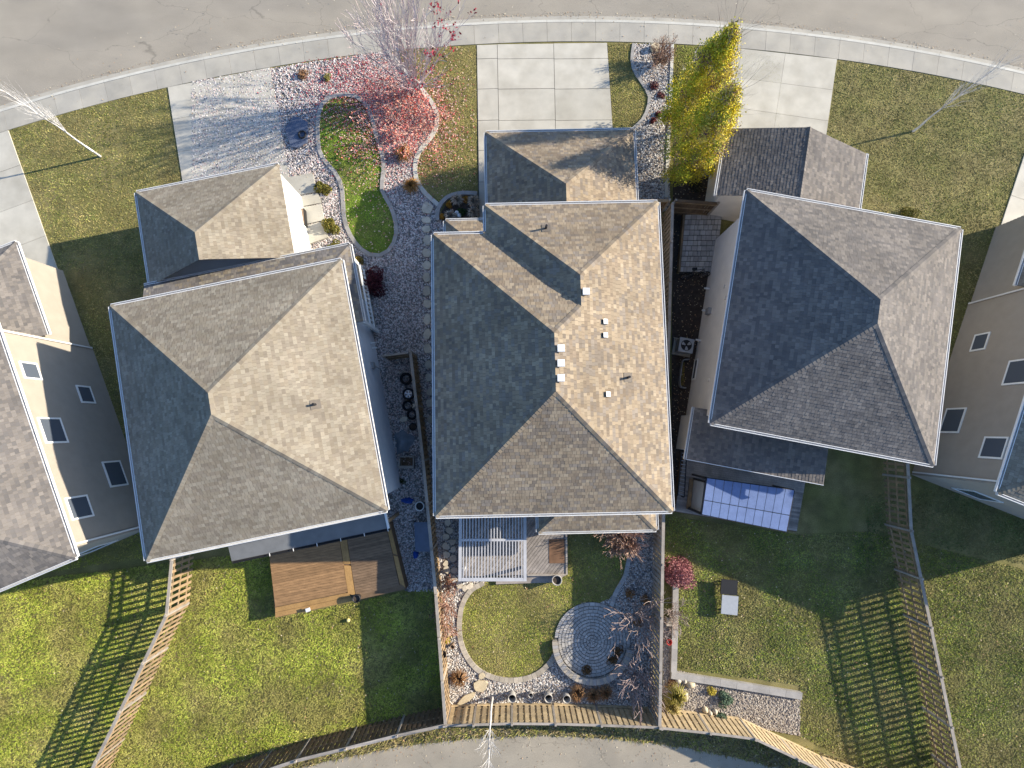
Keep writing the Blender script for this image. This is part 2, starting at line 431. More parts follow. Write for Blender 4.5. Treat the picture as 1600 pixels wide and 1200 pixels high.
def shingle_mesh(planes, tones, exposure=.15, wmin=.10, wmax=.22):
    V, Fc, C = [], [], []
    tn = np.array(tones); nt = len(tones)
    for poly in planes:
        pts = [Vector(p) for p in poly]
        u = (pts[1] - pts[0]).normalized()
        nrm = (pts[1] - pts[0]).cross(pts[2] - pts[0]).normalized()
        if nrm.z < 0: nrm = -nrm
        v = nrm.cross(u)
        if v.z < 0: v = -v
        o = pts[0]
        uv = [((p - o).dot(u), (p - o).dot(v)) for p in pts]
        vmax = max(q[1] for q in uv)
        def span(t):
            t = min(max(t, 1e-4), vmax - 1e-4); xs = []
            for i in range(len(uv)):
                (a, b), (c, d) = uv[i], uv[(i + 1) % len(uv)]
                if (b > t) != (d > t): xs.append(a + (c - a) * (t - b) / (d - b))
            return (min(xs), max(xs)) if len(xs) >= 2 else None
        rows = int(math.ceil(vmax / exposure))
        for k in range(rows):
            v0 = k * exposure - (.04 if k == 0 else 0); v1 = min(k * exposure + exposure + .012, vmax)
            s0, s1 = span(max(v0, 0)), span(v1)
            if not s0 or not s1: continue
            lo, hi = min(s0[0], s1[0]), max(s0[1], s1[1])
            x = lo - random.uniform(0, .3); tone = random.randrange(nt)
            while x < hi:
                w = random.uniform(wmin, wmax); a, b = x, x + w - .009; x += w
                a0, b0 = max(a, s0[0]), min(b, s0[1]); a1, b1 = max(a, s1[0]), min(b, s1[1])
                if b0 - a0 < .01 and b1 - a1 < .01: continue
                if b0 < a0: a0 = b0 = min(max((a0 + b0) / 2, s0[0]), s0[1])
                if b1 < a1: a1 = b1 = min(max((a1 + b1) / 2, s1[0]), s1[1])
                th = random.choice((.007, .010, .014)); n = len(V)
                for (uu, vv, hh) in ((a0, v0, th), (b0, v0, th), (b1, v1, .002), (a1, v1, .002), (a0, v0, -.004), (b0, v0, -.004)):
                    V.append(o + u * uu + v * vv + nrm * hh)
                Fc.append((n, n + 1, n + 2, n + 3)); Fc.append((n + 4, n + 5, n + 1, n))
                if random.random() < .8: tone = random.randrange(nt)
                c = tn[tone] * random.uniform(.88, 1.1); C.append(c); C.append(c)
    return np_mesh('shingles', np.array([tuple(p) for p in V]), Fc, np.array(C))

def cap_mesh(lines, tones):
    """folded cap shingles laid along hips and ridges; each line is (p, q) and runs uphill"""
    V, Fc, C = [], [], []; tn = np.array(tones)
    for p, q in lines:
        p, q = Vector(p), Vector(q); d = (q - p); L = d.length; d.normalize()
        side = d.cross(Vector((0, 0, 1))).normalized(); upv = side.cross(d).normalized()
        hip = abs(d.z) > .05
        drop = .16 * (.34 if hip else .46); n = max(1, int(L / .17))
        for i in range(n):
            a = p + d * (L * i / n - .02); b = p + d * (L * (i + 1) / n + .02); k = len(V); h0, h1 = .035, .022
            for e, h in ((a, h0), (b, h1)):
                V.append(e + side * .14 - upv * (drop - h)); V.append(e + upv * h); V.append(e - side * .14 - upv * (drop - h))
            Fc += [(k, k + 1, k + 4, k + 3), (k + 1, k + 2, k + 5, k + 4)]
            c = tn[random.randrange(len(tn))] * random.uniform(.85, 1.05); C += [c, c]
    return np_mesh('caps', np.array([tuple(p) for p in V]), Fc, np.array(C))

def gutter_run(mb, p, q, out, w=.12, h=.11):
    p, q, out = Vector(p), Vector(q), Vector(out).normalized()
    dn = Vector((0, 0, -1))
    mb.bar(p + out * .012 + dn * .06, q + out * .012 + dn * .06, .024, .15)           # fascia side
    mb.bar(p + out * (w - .012) + dn * .05, q + out * (w - .012) + dn * .05, .024, h)  # outer lip
    mb.bar(p + out * (w / 2) + dn * (h), q + out * (w / 2) + dn * (h), w - .05, .012)      # trough
    for e in (p, q):
        mb.box(e + out * (w / 2) + dn * .055, (.03, .03, .09))

def roof(parent, fr, planes, caps, eaves, tones, soffit=None, z=6.0, gut='white_metal', label=None):
    """planes: local (x, y, rise) polygons whose first edge is the eave; eaves: local (x0,y0,x1,y1,outx,outy)"""
    W = lambda p: fr.w(p[0], p[1], z + p[2])
    dk = MB()
    for pl in planes: dk.add([W(p) - Vector((0, 0, .012)) for p in pl], [tuple(range(len(pl)))])
    r = dk.put('roof', 'roof_deck', parent)
    if label: r['label'] = label
    s = put('shingles', shingle_mesh([[W(p) for p in pl] for pl in planes], tones), 'shingle', r); s['kind'] = 'stuff'
    if caps:
        c = put('ridge_caps', cap_mesh([(W(a), W(b)) for a, b in caps], tones), 'shingle', r); c['kind'] = 'stuff'
    for (x0, y0, x1, y1, ox, oy) in eaves:
        g = MB(); o = fr.w(ox, oy) - fr.w(0, 0)
        gutter_run(g, fr.w(x0, y0, z), fr.w(x1, y1, z), (o.x, o.y, 0)); g.put('gutter', gut, parent)
    if soffit:
        MB().prism([tuple(fr.w(x, y)[:2]) for x, y in soffit], z - .16, z - .135).put('soffit', 'white_paint', parent)
    return r

def hip(x0, x1, y0, y1):
    """planes, caps and eaves of a plain hip roof over a rectangle"""
    w, d = x1 - x0, y1 - y0; h = min(w, d) / 2; t = h * TAN
    if d >= w: a, b = (x0 + h, y0 + h, t), (x0 + h, y1 - h, t)
    else: a, b = (x0 + h, y0 + h, t), (x1 - h, y0 + h, t)
    c = [(x0, y0, 0), (x1, y0, 0), (x1, y1, 0), (x0, y1, 0)]
    if d >= w:
        planes = [[c[0], c[1], a], [c[1], c[2], b, a], [c[2], c[3], b], [c[3], c[0], a, b]]
        caps = [(c[0], a), (c[1], a), (c[2], b), (c[3], b), (a, b)]
    else:
        planes = [[c[0], c[1], b, a], [c[1], c[2], b], [c[2], c[3], a, b], [c[3], c[0], a]]
        caps = [(c[0], a), (c[1], b), (c[2], b), (c[3], a), (a, b)]
    eaves = [(x0, y0, x1, y0, 0, -1), (x1, y0, x1, y1, 1, 0), (x0, y1, x1, y1, 0, 1), (x0, y0, x0, y1, -1, 0)]
    return planes, caps, eaves
def walls(parent, fr, poly, z0, z1, m, name='wall', lap=.20):
    """lapped siding: every course leans out a little at its foot"""
    n = len(poly); cx = sum(p[0] for p in poly) / n; cy = sum(p[1] for p in poly) / n; mb = MB()
    def ring(off, z):
        out = []
        for i in range(n):
            p, a, b = Vector(poly[i]), Vector(poly[i - 1]), Vector(poly[(i + 1) % n])
            e0, e1 = (p - a).normalized(), (b - p).normalized(); n0, n1 = Vector((e0.y, -e0.x)), Vector((e1.y, -e1.x))
            sg = 1 if sum(poly[k][0] * poly[(k + 1) % n][1] - poly[(k + 1) % n][0] * poly[k][1] for k in range(n)) > 0 else -1
            q = p + (n0 + n1) * (off * sg); out.append(fr.w(q.x, q.y, z))
        return out
    z = z0; vs, fs = [], []
    k = max(1, round((z1 - z0) / lap)); h = (z1 - z0) / k
    for i in range(k):
        o = len(vs); vs += ring(.022, z0 + i * h) + ring(.004, z0 + (i + 1) * h) + ring(.004, z0 + i * h)
        for j in range(n):
            j2 = (j + 1) % n; fs += [(o + j, o + j2, o + n + j2, o + n + j), (o + 2 * n + j, o + 2 * n + j2, o + j2, o + j)]
    mb.add(vs, fs); return mb.put(name, m, parent)
def window(parent, fr, x, y, ang, w, h, z, name='window'):
    """a framed window standing 4 cm proud of a wall; ang = outward direction in the house frame"""
    c = fr.w(x, y, z); a = fr.a + ang; o = Vector((math.cos(a), math.sin(a), 0)); t = Vector((-o.y, o.x, 0))
    f = MB()
    for s in (-1, 1):
        f.bar(c + t * s * (w / 2) - Vector((0, 0, h / 2)), c + t * s * (w / 2) + Vector((0, 0, h / 2)), .08, .13, o)
        f.bar(c - t * (w / 2 - .042) + Vector((0, 0, s * (h / 2 - .04))), c + t * (w / 2 - .042) + Vector((0, 0, s * (h / 2 - .04))), .128, .078)
    wo = f.put(name, 'white_paint', parent)
    g = MB(); g.bar(c - t * (w / 2 - .04) + o * .036, c + t * (w / 2 - .04) + o * .036, .02, h - .15); g.put('pane', 'glass', wo)
def pipe_vent(parent, p, h=.35):
    v = MB().tube(p - Vector((0, 0, .12)), p + Vector((0, 0, h)), .055, .05, 12).put('vent_pipe', 'dark_metal', parent)
def box_vent(parent, p, fr, s=.30, side=1, m='white_metal'):
    """square cap on a short neck, standing on a slope that falls towards +x (side=1)"""
    o = p; b = MB().box((o.x, o.y, o.z + .03), (s * .72, s * .72, .22), fr.a); b.put('vent_neck', 'dark_metal', parent)
    c = MB(); hs = s / 2; cs, sn = math.cos(fr.a), math.sin(fr.a)
    def q(x, y, z): return (o.x + x * cs - y * sn, o.y + x * sn + y * cs, o.z + z)
    tilt = .12 * side
    c.add([q(-hs, -hs, .15 + tilt * hs), q(hs, -hs, .15 - tilt * hs), q(hs, hs, .15 - tilt * hs), q(-hs, hs, .15 + tilt * hs),
           q(-hs * .92, -hs * .92, .21 + tilt * hs), q(hs * .92, -hs * .92, .21 - tilt * hs), q(hs * .92, hs * .92, .21 - tilt * hs), q(-hs * .92, hs * .92, .21 + tilt * hs)],
          [(3, 2, 1, 0), (4, 5, 6, 7), (0, 1, 5, 4), (1, 2, 6, 5), (2, 3, 7, 6), (3, 0, 4, 7)])
    c.put('vent_cap', m, parent)

# ------------------------------------------------------------------ the ground
def circle_fit(pts):
    a = np.array([(p[0], p[1], 1) for p in pts]); b = np.array([-(p[0] ** 2 + p[1] ** 2) for p in pts])
    d, e, f = np.linalg.lstsq(a, b, rcond=None)[0]
    cx, cy = -d / 2, -e / 2
    return cx, cy, math.sqrt(cx * cx + cy * cy - f)

# street: an arc fitted to the gutter line
SX, SY, SR = circle_fit([P(*q) for q in ((462, 56), (545, 46), (651, 33), (736, 28), (800, 25), (896, 23.5), (976, 24), (1076, 27.6), (1136, 32))])
def street(x, off):
    """point on the street arc at world x, moved off metres towards the houses"""
    a = math.asin(max(-.999, min(.999, (x - SX) / SR)))
    return (SX + (SR - off) * math.sin(a), SY + (SR - off) * math.cos(a))
def arc_band(o0, o1, xs): return [street(x, o0) for x in xs] + [street(x, o1) for x in reversed(xs)]
SXS = [-44 + i for i in range(89)]
g0 = MB().sheet([(300, -300), (300, street(44, 1.0)[1])] + [street(x, 1.0) for x in reversed(SXS)] + [(-300, street(-44, 1.0)[1]), (-300, -300)], 0.0).put('ground', 'turf'); tag(g0, kind='structure')
g1 = MB().sheet([(300, 300), (300, street(44, -8.9)[1])] + [street(x, -8.9) for x in reversed(SXS)] + [(-300, street(-44, -8.9)[1]), (-300, 300)], -.06).put('ground', 'turf'); tag(g1, kind='structure')
road = MB().sheet(arc_band(-9.0, .02, SXS), -.10).put('road', 'asphalt'); tag(road, kind='structure')
gp = MB().prism(arc_band(0.0, .27, SXS), -.2, -.092).put('gutter_pan', 'concrete_walk'); tag(gp, kind='structure')
SWK = 1.68
kerb = tag(put('kerb', None, None), kind='structure')
walk = tag(put('sidewalk', None, None), kind='structure')
step = 1.43
for i in range(-27, 26):
    x0, x1 = 2.03 + i * step + .006, 2.03 + (i + 1) * step - .006
    xs = [x0, (x0 + x1) / 2, x1]
    MB().prism(arc_band(.50, SWK, xs), -.12, .035 + random.uniform(-.003, .003)).put('paving_slab', 'concrete_walk', walk)
for i in range(-13, 13):
    x0, x1 = 2.03 + i * step * 2 + .005, 2.03 + (i + 1) * step * 2 - .005
    xs = [x0 + (x1 - x0) * k / 4 for k in range(5)]
    a = [street(x, .27) for x in xs]; b = [street(x, .33) for x in xs]; c = [street(x, .485) for x in xs]; m = MB(); n = 5
    vs = [(p[0], p[1], -.1) for p in a] + [(p[0], p[1], .04) for p in b] + [(p[0], p[1], .042) for p in c] + [(p[0], p[1], -.1) for p in c]
    m.add(vs, [(r * n + j, r * n + j + 1, (r + 1) * n + j + 1, (r + 1) * n + j) for r in range(3) for j in range(4)] + [(0, n, 2 * n, 3 * n), (n - 1, 4 * n - 1, 3 * n - 1, 2 * n - 1)])
    m.put('kerb_stone', 'concrete_kerb', kerb)

# alley behind
AX, AY, AR = circle_fit([P(*q) for q in ((513, 1190), (609, 1168), (694, 1156), (800, 1150), (885, 1152), (1000, 1159), (1137, 1180))])
def alley(x, off):
    a = math.asin(max(-.999, min(.999, (x - AX) / AR)))
    return (AX + (AR + off) * math.sin(a), AY + (AR + off) * math.cos(a))
al_pts = [(alley(x, 0)[0], alley(x, 0)[1] + .05 * math.sin(x * 5.1) + .04 * math.sin(x * 11.7)) for x in np.linspace(-40, 40, 400)]
al = MB().sheet(al_pts + [(40, -60), (-40, -60)], 0.006).put('alley_road', 'alley_asphalt'); tag(al, kind='structure')

# driveway of the middle house, slab by slab
drive = tag(put('driveway', None, None), kind='structure')
MB().sheet([P2(744, 70.5), P2(949, 67.5), P2(959, 230), P2(962, 345), P2(748, 350)], .010).put('driveway_bed', 'joint', drive)
rowsL = [71, 93, 140, 189, 236, 285, 345]
def dcol(c, y):
    t = (y - 70) / 135
    return {0: 745 + 2 * t, 1: 777 + 2.5 * t, 2: 865 + 3 * t, 3: 948.5 + 9 * t}[c]
for c in range(3):
    for r in range(6):
        if c > 0 and r > 3: continue
        ya, yb = rowsL[r] + .35, rowsL[r + 1] - .35
        if r == 0: ya = 71 - (2.6 * c / 2 if c else 0)
        sk = (-1.0, -.0, .5)[c] * 0
        poly = [P2(dcol(c, ya) + .35, ya + .6), P2(dcol(c + 1, ya) - .35, ya - .4), P2(dcol(c + 1, yb) - .35, yb - .8), P2(dcol(c, yb) + .35, yb + .2)]
        if r > 0: poly[0] = P2(dcol(c, ya) + .35, ya + .2); poly[1] = P2(dcol(c + 1, ya) - .35, ya - .8)
        MB().prism(poly, -.02, .055 - .0 * r + random.uniform(-.004, .004)).put('driveway_slab', 'concrete', drive)

# beds of rock ------------------------------------------------------
def bed(name, poly, m='gravel_base', z=.012):
    return tag(MB().sheet(poly, z).put(name, m), kind='structure')
def px(*pts): return [P2(*p) for p in pts]

ISLAND = smooth_closed(px((499, 178), (506, 161), (519, 152), (536, 149), (553, 151), (570, 161), (581, 182), (588, 212), (597, 240), (600, 265), (597, 298), (609, 319), (618, 345),
                          (619, 370), (609, 391), (592, 400), (575, 397), (562, 387), (549, 370), (540, 349), (537, 327), (535, 296), (528, 276), (511, 255), (500, 238), (497, 205)), 4)
FRONT_EDGE = smooth_open(px((606, 80), (618, 95), (638, 115), (660, 142), (675, 161), (683, 181), (681, 202), (669, 221), (655, 238), (649, 258), (651, 281), (664, 302), (686, 322)), 5)
FRONT_LAWN = FRONT_EDGE + px((692, 314), (705, 305), (722, 301), (745, 301), (744.5, 74), (700, 75), (650, 77))
RIGHT_EDGE = smooth_open(px((990, 69), (987, 90), (989, 107), (996, 121), (1006, 135), (1014, 150), (1013, 166), (1005, 186), (992, 199), (984, 207)), 5)
RIGHT_LAWN = RIGHT_EDGE + px((958, 212), (949.5, 69))
gravel_front = px((300, 128), (462, 101), (545, 89), (606, 80)) + FRONT_EDGE[1:] + px((690, 345), (704, 365), (704, 812), (690, 830), (684, 923), (634, 924), (605, 850), (590, 700), (560, 500), (540, 400), (440, 420), (300, 300))
bed('gravel_bed', gravel_front)
gravel_right = px((990, 69), (1048, 70)) + px((1046, 170), (1046, 330), (950, 330), (958, 214)) + list(reversed(RIGHT_EDGE))[:-1]
bed('gravel_bed', gravel_right, z=.013)
gravel_rear = px((672, 800), (1022, 800), (1020, 1112), (700, 1112))
bed('gravel_bed', gravel_rear, z=.014)
RLAWN = smooth_open(px((757, 913), (737, 925), (724, 950), (721, 985), (727, 1013), (742, 1037), (764, 1052), (797, 1059), (830, 1053), (852, 1038), (866, 1018)), 5) + \
    px((880, 960), (930, 945), (952, 935)) + smooth_open(px((962, 925), (976, 900), (983, 870), (986, 830)), 4) + px((985, 800), (800, 800), (760, 900))
tag(MB().sheet(RLAWN, .024).put('lawn', 'turf'), kind='structure')
tag(MB().sheet(FRONT_LAWN, .025).put('lawn', 'turf'), kind='structure')
tag(MB().sheet(RIGHT_LAWN, .023).put('lawn', 'turf'), kind='structure')
tag(MB().sheet(ISLAND, .03).put('lawn', 'turf_green'), kind='structure')
soil_right = px((1052, 195), (1120, 225), (1125, 420), (1090, 720), (1062, 800), (1048, 800), (1050, 500))
bed('soil_bed', soil_right, 'soil', .011)
gravel_rr = px((1036, 965), (1049, 965), (1050, 1046), (1250, 1085), (1250, 1150), (1137, 1128), (1036, 1112))
bed('gravel_bed', gravel_rr, z=.012)

STONE_COLS = [(.60, .57, .53), (.45, .42, .39), (.30, .285, .27), (.40, .32, .26), (.52, .45, .37), (.16, .15, .145), (.66, .64, .60)]
PINK_COLS = [(.62, .58, .55), (.47, .44, .42), (.30, .285, .275), (.45, .35, .32), (.55, .45, .42), (.18, .17, .165), (.66, .63, .60)]
def gravel(name, label, poly, dens, smin, smax, cols, w=None, holes=(), z=.012):
    o = put(name, stones(scatter(poly, dens, holes), smin, smax, cols, w, z), 'rock')
    return tag(o, label, 'gravel', kind='stuff')
gravel('gravel', 'pale pinkish river rock around the green lawn island and between the houses', gravel_front, 330, .05, .11, PINK_COLS, None, [ISLAND])
gravel('gravel', 'grey and white river rock beside the garage and driveway lawn', gravel_right, 420, .05, .12, STONE_COLS, None)
gravel('gravel', 'mixed river rock around the rear lawn and round patio', gravel_rear, 380, .045, .10, STONE_COLS, None, [RLAWN])
gravel('gravel', 'tan gravel bed with boulders behind the concrete block edging', gravel_rr, 380, .04, .10, [(.42, .36, .28), (.34, .29, .24), (.5, .45, .38), (.26, .22, .19)])

OLIVE = [(0.26, 0.26, 0.06), (0.323, 0.292, 0.085), (0.211, 0.228, 0.048), (0.373, 0.311, 0.111), (0.274, 0.218, 0.081), (0.422, 0.348, 0.15)]
GREENS = [(0.227, 0.362, 0.026), (0.175, 0.299, 0.023), (0.292, 0.427, 0.035), (0.202, 0.315, 0.042)]
YELGRN = [(0.25, 0.307, 0.039), (0.326, 0.351, 0.056), (0.195, 0.246, 0.032), (0.401, 0.376, 0.088)]
DGREEN = [(0.112, 0.147, 0.041), (0.158, 0.18, 0.057), (0.203, 0.192, 0.09), (0.09, 0.124, 0.033)]
def grass(label, poly, dens, cols, holes=(), h=.032, z=.02, w=None):
    return tag(put('grass', tufts(scatter(poly, dens, holes), h, cols, w, z, 2.6), 'blades'), label, 'grass', kind='stuff')
PATIO_C, PATIO_R = P(925, 1001), 2.0
patio_ring = [(PATIO_C.x + PATIO_R * math.cos(a / 24 * 2 * math.pi), PATIO_C.y + PATIO_R * math.sin(a / 24 * 2 * math.pi)) for a in range(24)]
DECK_PX = [(716, 800), (884, 800), (884, 900), (716, 905)]
grass('short olive grass left of the driveway', FRONT_LAWN, 420, OLIVE)
grass('short olive grass right of the driveway', RIGHT_LAWN, 420, OLIVE)
grass('bright green grass of the kidney shaped island', ISLAND, 480, GREENS)
grass('yellow green grass of the rear lawn beside the patio', RLAWN, 420, OLIVE[:4] + YELGRN, [patio_ring, px(*DECK_PX)])
fl0 = lambda x, y: (x, y)
L_LAWN = px((462, 961), (634, 924), (682, 920), (697, 1112), (462, 1160)); L_LAWN = [(-34, -9)] + [fl0(-13, -6.5)] + L_LAWN[0:1] + L_LAWN[1:5] + [alley(x, 1.3) for x in (-12, -16, -20, -26, -34)]
R_LAWN = px((1040, 806), (1250, 836)) + [(19, -5.5), (34, -9)] + [alley(x, 1.3) for x in (34, 26, 22, 18)] + px((1250, 1150), (1250, 1070), (1059, 1043), (1058, 965), (1040, 960))
RF_LAWN = px((1053, 71), (1108, 75), (1220, 90), (1220, 235), (1120, 225), (1051, 195))
grass('lush yellow green grass of the neighbouring back yard below the wooden deck', L_LAWN, 380, YELGRN, h=.04)
grass('dull green grass of the neighbouring yard beyond the maroon shrub', R_LAWN, 380, DGREEN + YELGRN[:2])
grass('green grass between the concrete strip and the yellow poplars', RF_LAWN, 400, YELGRN[:3] + OLIVE[:3])
verge = [alley(x, 0.0) for x in np.linspace(-30, 30, 60)] + [alley(x, 1.35) for x in np.linspace(30, -30, 60)]
bed('verge_soil', verge, 'verge', .007)
grass('weedy strip of grass between the back fences and the alley', verge, 130, OLIVE[:3] + [(.26, .20, .11), (.20, .15, .08), (.32, .26, .15), (.14, .14, .04)], h=.11)

# ------------------------------------------------------------------ the middle house
fm = Frame((-3.21, -3.66), R(1.2))
W_, DL, DR, SXW = 9.97, 12.22, 13.50, 2.31
HZ = 6.0
hm = thing('house', fm.w(5, 6, 0), 'tan shingled hip roofed house with white gutters in the middle', 'house', 'houses along the street')
R0, R1 = (4.985, 4.985, 4.985 * TAN), (4.985, DL - 4.985, 4.985 * TAN)
hw = (W_ - SXW) / 2
W1, W0 = (SXW + hw, DR - hw, hw * TAN), (SXW + hw, DL - hw, hw * TAN)
c00, c10, cfr, cfl, cin, clf = (0, 0, 0), (W_, 0, 0), (W_, DR, 0), (SXW, DR, 0), (SXW, DL, 0), (0, DL, 0)
mroof = roof(hm, fm,
     [[clf, c00, R0, R1], [c00, c10, R0], [c10, cfr, W1, W0, R1, R0], [cfr, cfl, W1], [cfl, cin, W0, W1], [cin, clf, R1, W0]],
     [(c00, R0), (c10, R0), (clf, R1), (W0, R1), (cfl, W1), (cfr, W1), (R0, R1), (W0, W1)],
     [(0, 0, W_, 0, 0, -1), (W_, 0, W_, DR, 1, 0), (SXW, DR, W_, DR, 0, 1), (SXW, DL + .12, SXW, DR, -1, 0), (0, DL, SXW - .13, DL, 0, 1), (0, 0, 0, DL, -1, 0)],
     TONES_TAN, [(.01, .01), (W_ - .01, .01), (W_ - .01, DR - .01), (SXW + .01, DR - .01), (SXW + .01, DL - .01), (.01, DL - .01)], HZ)
o_ = .5
walls(hm, fm, [(o_, o_), (W_ - o_, o_), (W_ - o_, DR - o_), (SXW + o_, DR - o_), (SXW + o_, DL - o_), (o_, DL - o_)], 0, HZ - .16, 'stucco_tan')
# garage in front
gx0, gx1, gyf, gyb, gz = 2.28, 9.82, 18.72, DR - o_ - .0, 3.0
gh = (gx1 - gx0) / 2; gm = (gx0 + gx1) / 2; ga = (gm, gyf - gh, gh * TAN); gb = (gm, gyb, gh * TAN)
groof = roof(hm, fm, [[(gx1, gyf, 0), (gx0, gyf, 0), ga], [(gx0, gyf, 0), (gx0, gyb, 0), gb, ga], [(gx1, gyb, 0), (gx1, gyf, 0), ga, gb]],
     [((gx1, gyf, 0), ga), ((gx0, gyf, 0), ga), (ga, gb)],
     [(gx0, gyf, gx1, gyf, 0, 1), (gx0, gyb, gx0, gyf, -1, 0), (gx1, gyb, gx1, gyf, 1, 0)], TONES_TAN,
     [(gx0 + .01, gyb + .01), (gx1 - .01, gyb + .01), (gx1 - .01, gyf - .01), (gx0 + .01, gyf - .01)], gz)
walls(hm, fm, [(gx0 + .4, gyb + .003), (gx1 - .4, gyb + .003), (gx1 - .4, gyf - .45), (gx0 + .4, gyf - .45)], 0, gz - .16, 'stucco_tan')
gd = MB().bar(fm.w(gx0 + 1.2, gyf - .43, 1.2), fm.w(gx1 - 1.2, gyf - .43, 1.2), .06, 2.2).put('garage_door', 'white_paint', hm)
for k in range(4):
    MB().bar(fm.w(gx0 + 1.3, gyf - .395, .38 + k * .54), fm.w(gx1 - 1.3, gyf - .395, .38 + k * .54), .03, .46).put('door_panel', 'white_paint', gd)
# porch roof beside the garage
px0, pyf, pyb, pz = .18, 14.02, DL - o_, 3.2
pd = pyf - pyb
roof(hm, fm, [[(SXW + .5, pyf, 0), (px0, pyf, 0), (px0 + pd, pyb, pd * TAN), (SXW + .5, pyb, pd * TAN)], [(px0, pyf, 0), (px0, pyb, 0), (px0 + pd, pyb, pd * TAN)]],
     [((px0, pyf, 0), (px0 + pd, pyb, pd * TAN))], [(px0, pyf, SXW + .37, pyf, 0, 1), (px0, pyb, px0, pyf, -1, 0)], TONES_TAN,
     [(px0 + .01, pyb + .01), (SXW + .48, pyb + .01), (SXW + .48, pyf - .01), (px0 + .01, pyf - .01)], pz)
for x in (px0 + .3,):
    MB().box(fm.w(x, pyf - .3, (pz - .17) / 2), (.25, .25, pz - .17), fm.a).put('porch_column', 'white_paint', hm)
MB().prism([tuple(fm.w(x, y)[:2]) for x, y in ((px0 + .2, pyb + .002), (SXW + .49, pyb + .002), (SXW + .49, pyf - .2), (px0 + .2, pyf - .2))], 0, .35).put('porch_floor', 'concrete_walk', hm)
# rear lower roof
rx0, rx1, ryr, ryb, rz_ = 4.44, 10.02, -1.30, o_, 3.25
rd = ryb - ryr; t_ = rd * TAN
roof(hm, fm, [[(rx0, ryr, 0), (rx1, ryr, 0), (rx1 - rd, ryb, t_), (rx0 + rd, ryb, t_)], [(rx1, ryr, 0), (rx1, ryb, 0), (rx1 - rd, ryb, t_)], [(rx0, ryb, 0), (rx0, ryr, 0), (rx0 + rd, ryb, t_)]],
     [((rx0, ryr, 0), (rx0 + rd, ryb, t_)), ((rx1, ryr, 0), (rx1 - rd, ryb, t_))],
     [(rx0, ryr, rx1, ryr, 0, -1), (rx0, ryb, rx0, ryr, -1, 0), (rx1, ryb, rx1, ryr, 1, 0)], TONES_TAN,
     [(rx0 + .01, ryr + .01), (rx1 - .01, ryr + .01), (rx1 - .01, ryb - .01), (rx0 + .01, ryb - .01)], rz_)
walls(hm, fm, [(rx0 + .5, ryr + .45), (W_ - .48, ryr + .45), (W_ - .48, ryb - .003), (rx0 + .5, ryb - .003)], 0, rz_ - .16, 'stucco_tan')
for x, z, w, h in ((2.2, 1.4, 1.8, 2.1), (2.4, 4.6, 1.5, 1.2), (7.2, 4.9, 1.6, 1.1)): window(hm, fm, x, o_, -math.pi / 2, w, h, z)
window(hm, fm, 7.2, ryr + .45, -math.pi / 2, 2.0, 1.3, 1.6)
for x in (5.0, 7.6): window(hm, fm, x, DR - o_, math.pi / 2, 1.4, .7, 5.2)
for y in (3.2, 9.0): window(hm, fm, o_, y, math.pi, 1.0, 1.2, 4.6); window(hm, fm, W_ - o_, y, 0, .9, .9, 4.6)
window(hm, fm, 1.3, DL - o_, math.pi / 2, 1.3, 1.3, 4.7)
MB().bar(fm.w(1.0, DL - o_ + .03, 1.4), fm.w(1.95, DL - o_ + .03, 1.4), .06, 2.1).put('front_door', 'deck_brown', hm)
# roof fittings
def on_right(pxx, pyy):
    """point on the right-hand slope seen at a photo pixel"""
    z = 7.5
    for _ in range(12):
        p = P(pxx, pyy, z); lx, ly = fm.inv(p); z = HZ + (W_ - lx) * TAN
    return P(pxx, pyy, z)
for q in ((915, 457), (876, 545), (876, 568), (876, 591)): box_vent(mroof, on_right(*q), fm, .29)
def hood_vent(parent, p, fr):
    m = MB(); cs, sn = math.cos(fr.a), math.sin(fr.a)
    def q(x, y, z): return (p.x + x * cs - y * sn, p.y + x * sn + y * cs, p.z + z)
    m.add([q(-.10, -.10, -.02), q(.13, -.10, -.12), q(.13, .10, -.12), q(-.10, .10, -.02), q(-.10, -.10, .16), q(.07, -.10, .10), q(.07, .10, .10), q(-.10, .10, .16)],
          [(3, 2, 1, 0), (4, 5, 6, 7), (0, 1, 5, 4), (1, 2, 6, 5), (2, 3, 7, 6)])
    m.put('vent_hood', 'white_metal', parent)
    MB().box((p.x - .115 * cs, p.y - .115 * sn, p.z + .06), (.01, .17, .14), fr.a).put('vent_mouth', 'dark_metal', parent)
for q in ((946, 503), (946, 524), (950, 616)): hood_vent(mroof, on_right(*q), fm)
pipe_vent(mroof, on_right(981, 590))
def flashing(parent, p, sx, fr, slope):
    m = MB(); cs, sn = math.cos(fr.a), math.sin(fr.a)
    for_v = []
    for x, y in ((-.18, -.2), (.2, -.2), (.2, .2), (-.18, .2)):
        for_v.append((p.x + x * cs - y * sn, p.y + x * sn + y * cs, p.z + .03 + x * slope[0] + y * slope[1]))
    m.add(for_v, [(0, 1, 2, 3)]); m.put('flashing', 'roof_deck', parent)
pv = on_right(981, 590); flashing(mroof, pv, 1, fm, (-TAN, 0))
z = 7.0
for _ in range(12):
    p = P(853, 357, z); lx, ly = fm.inv(p); z = HZ + (DR - ly) * TAN
p = P(853, 357, z); pipe_vent(mroof, p); flashing(mroof, p, 1, fm, (0, -TAN))

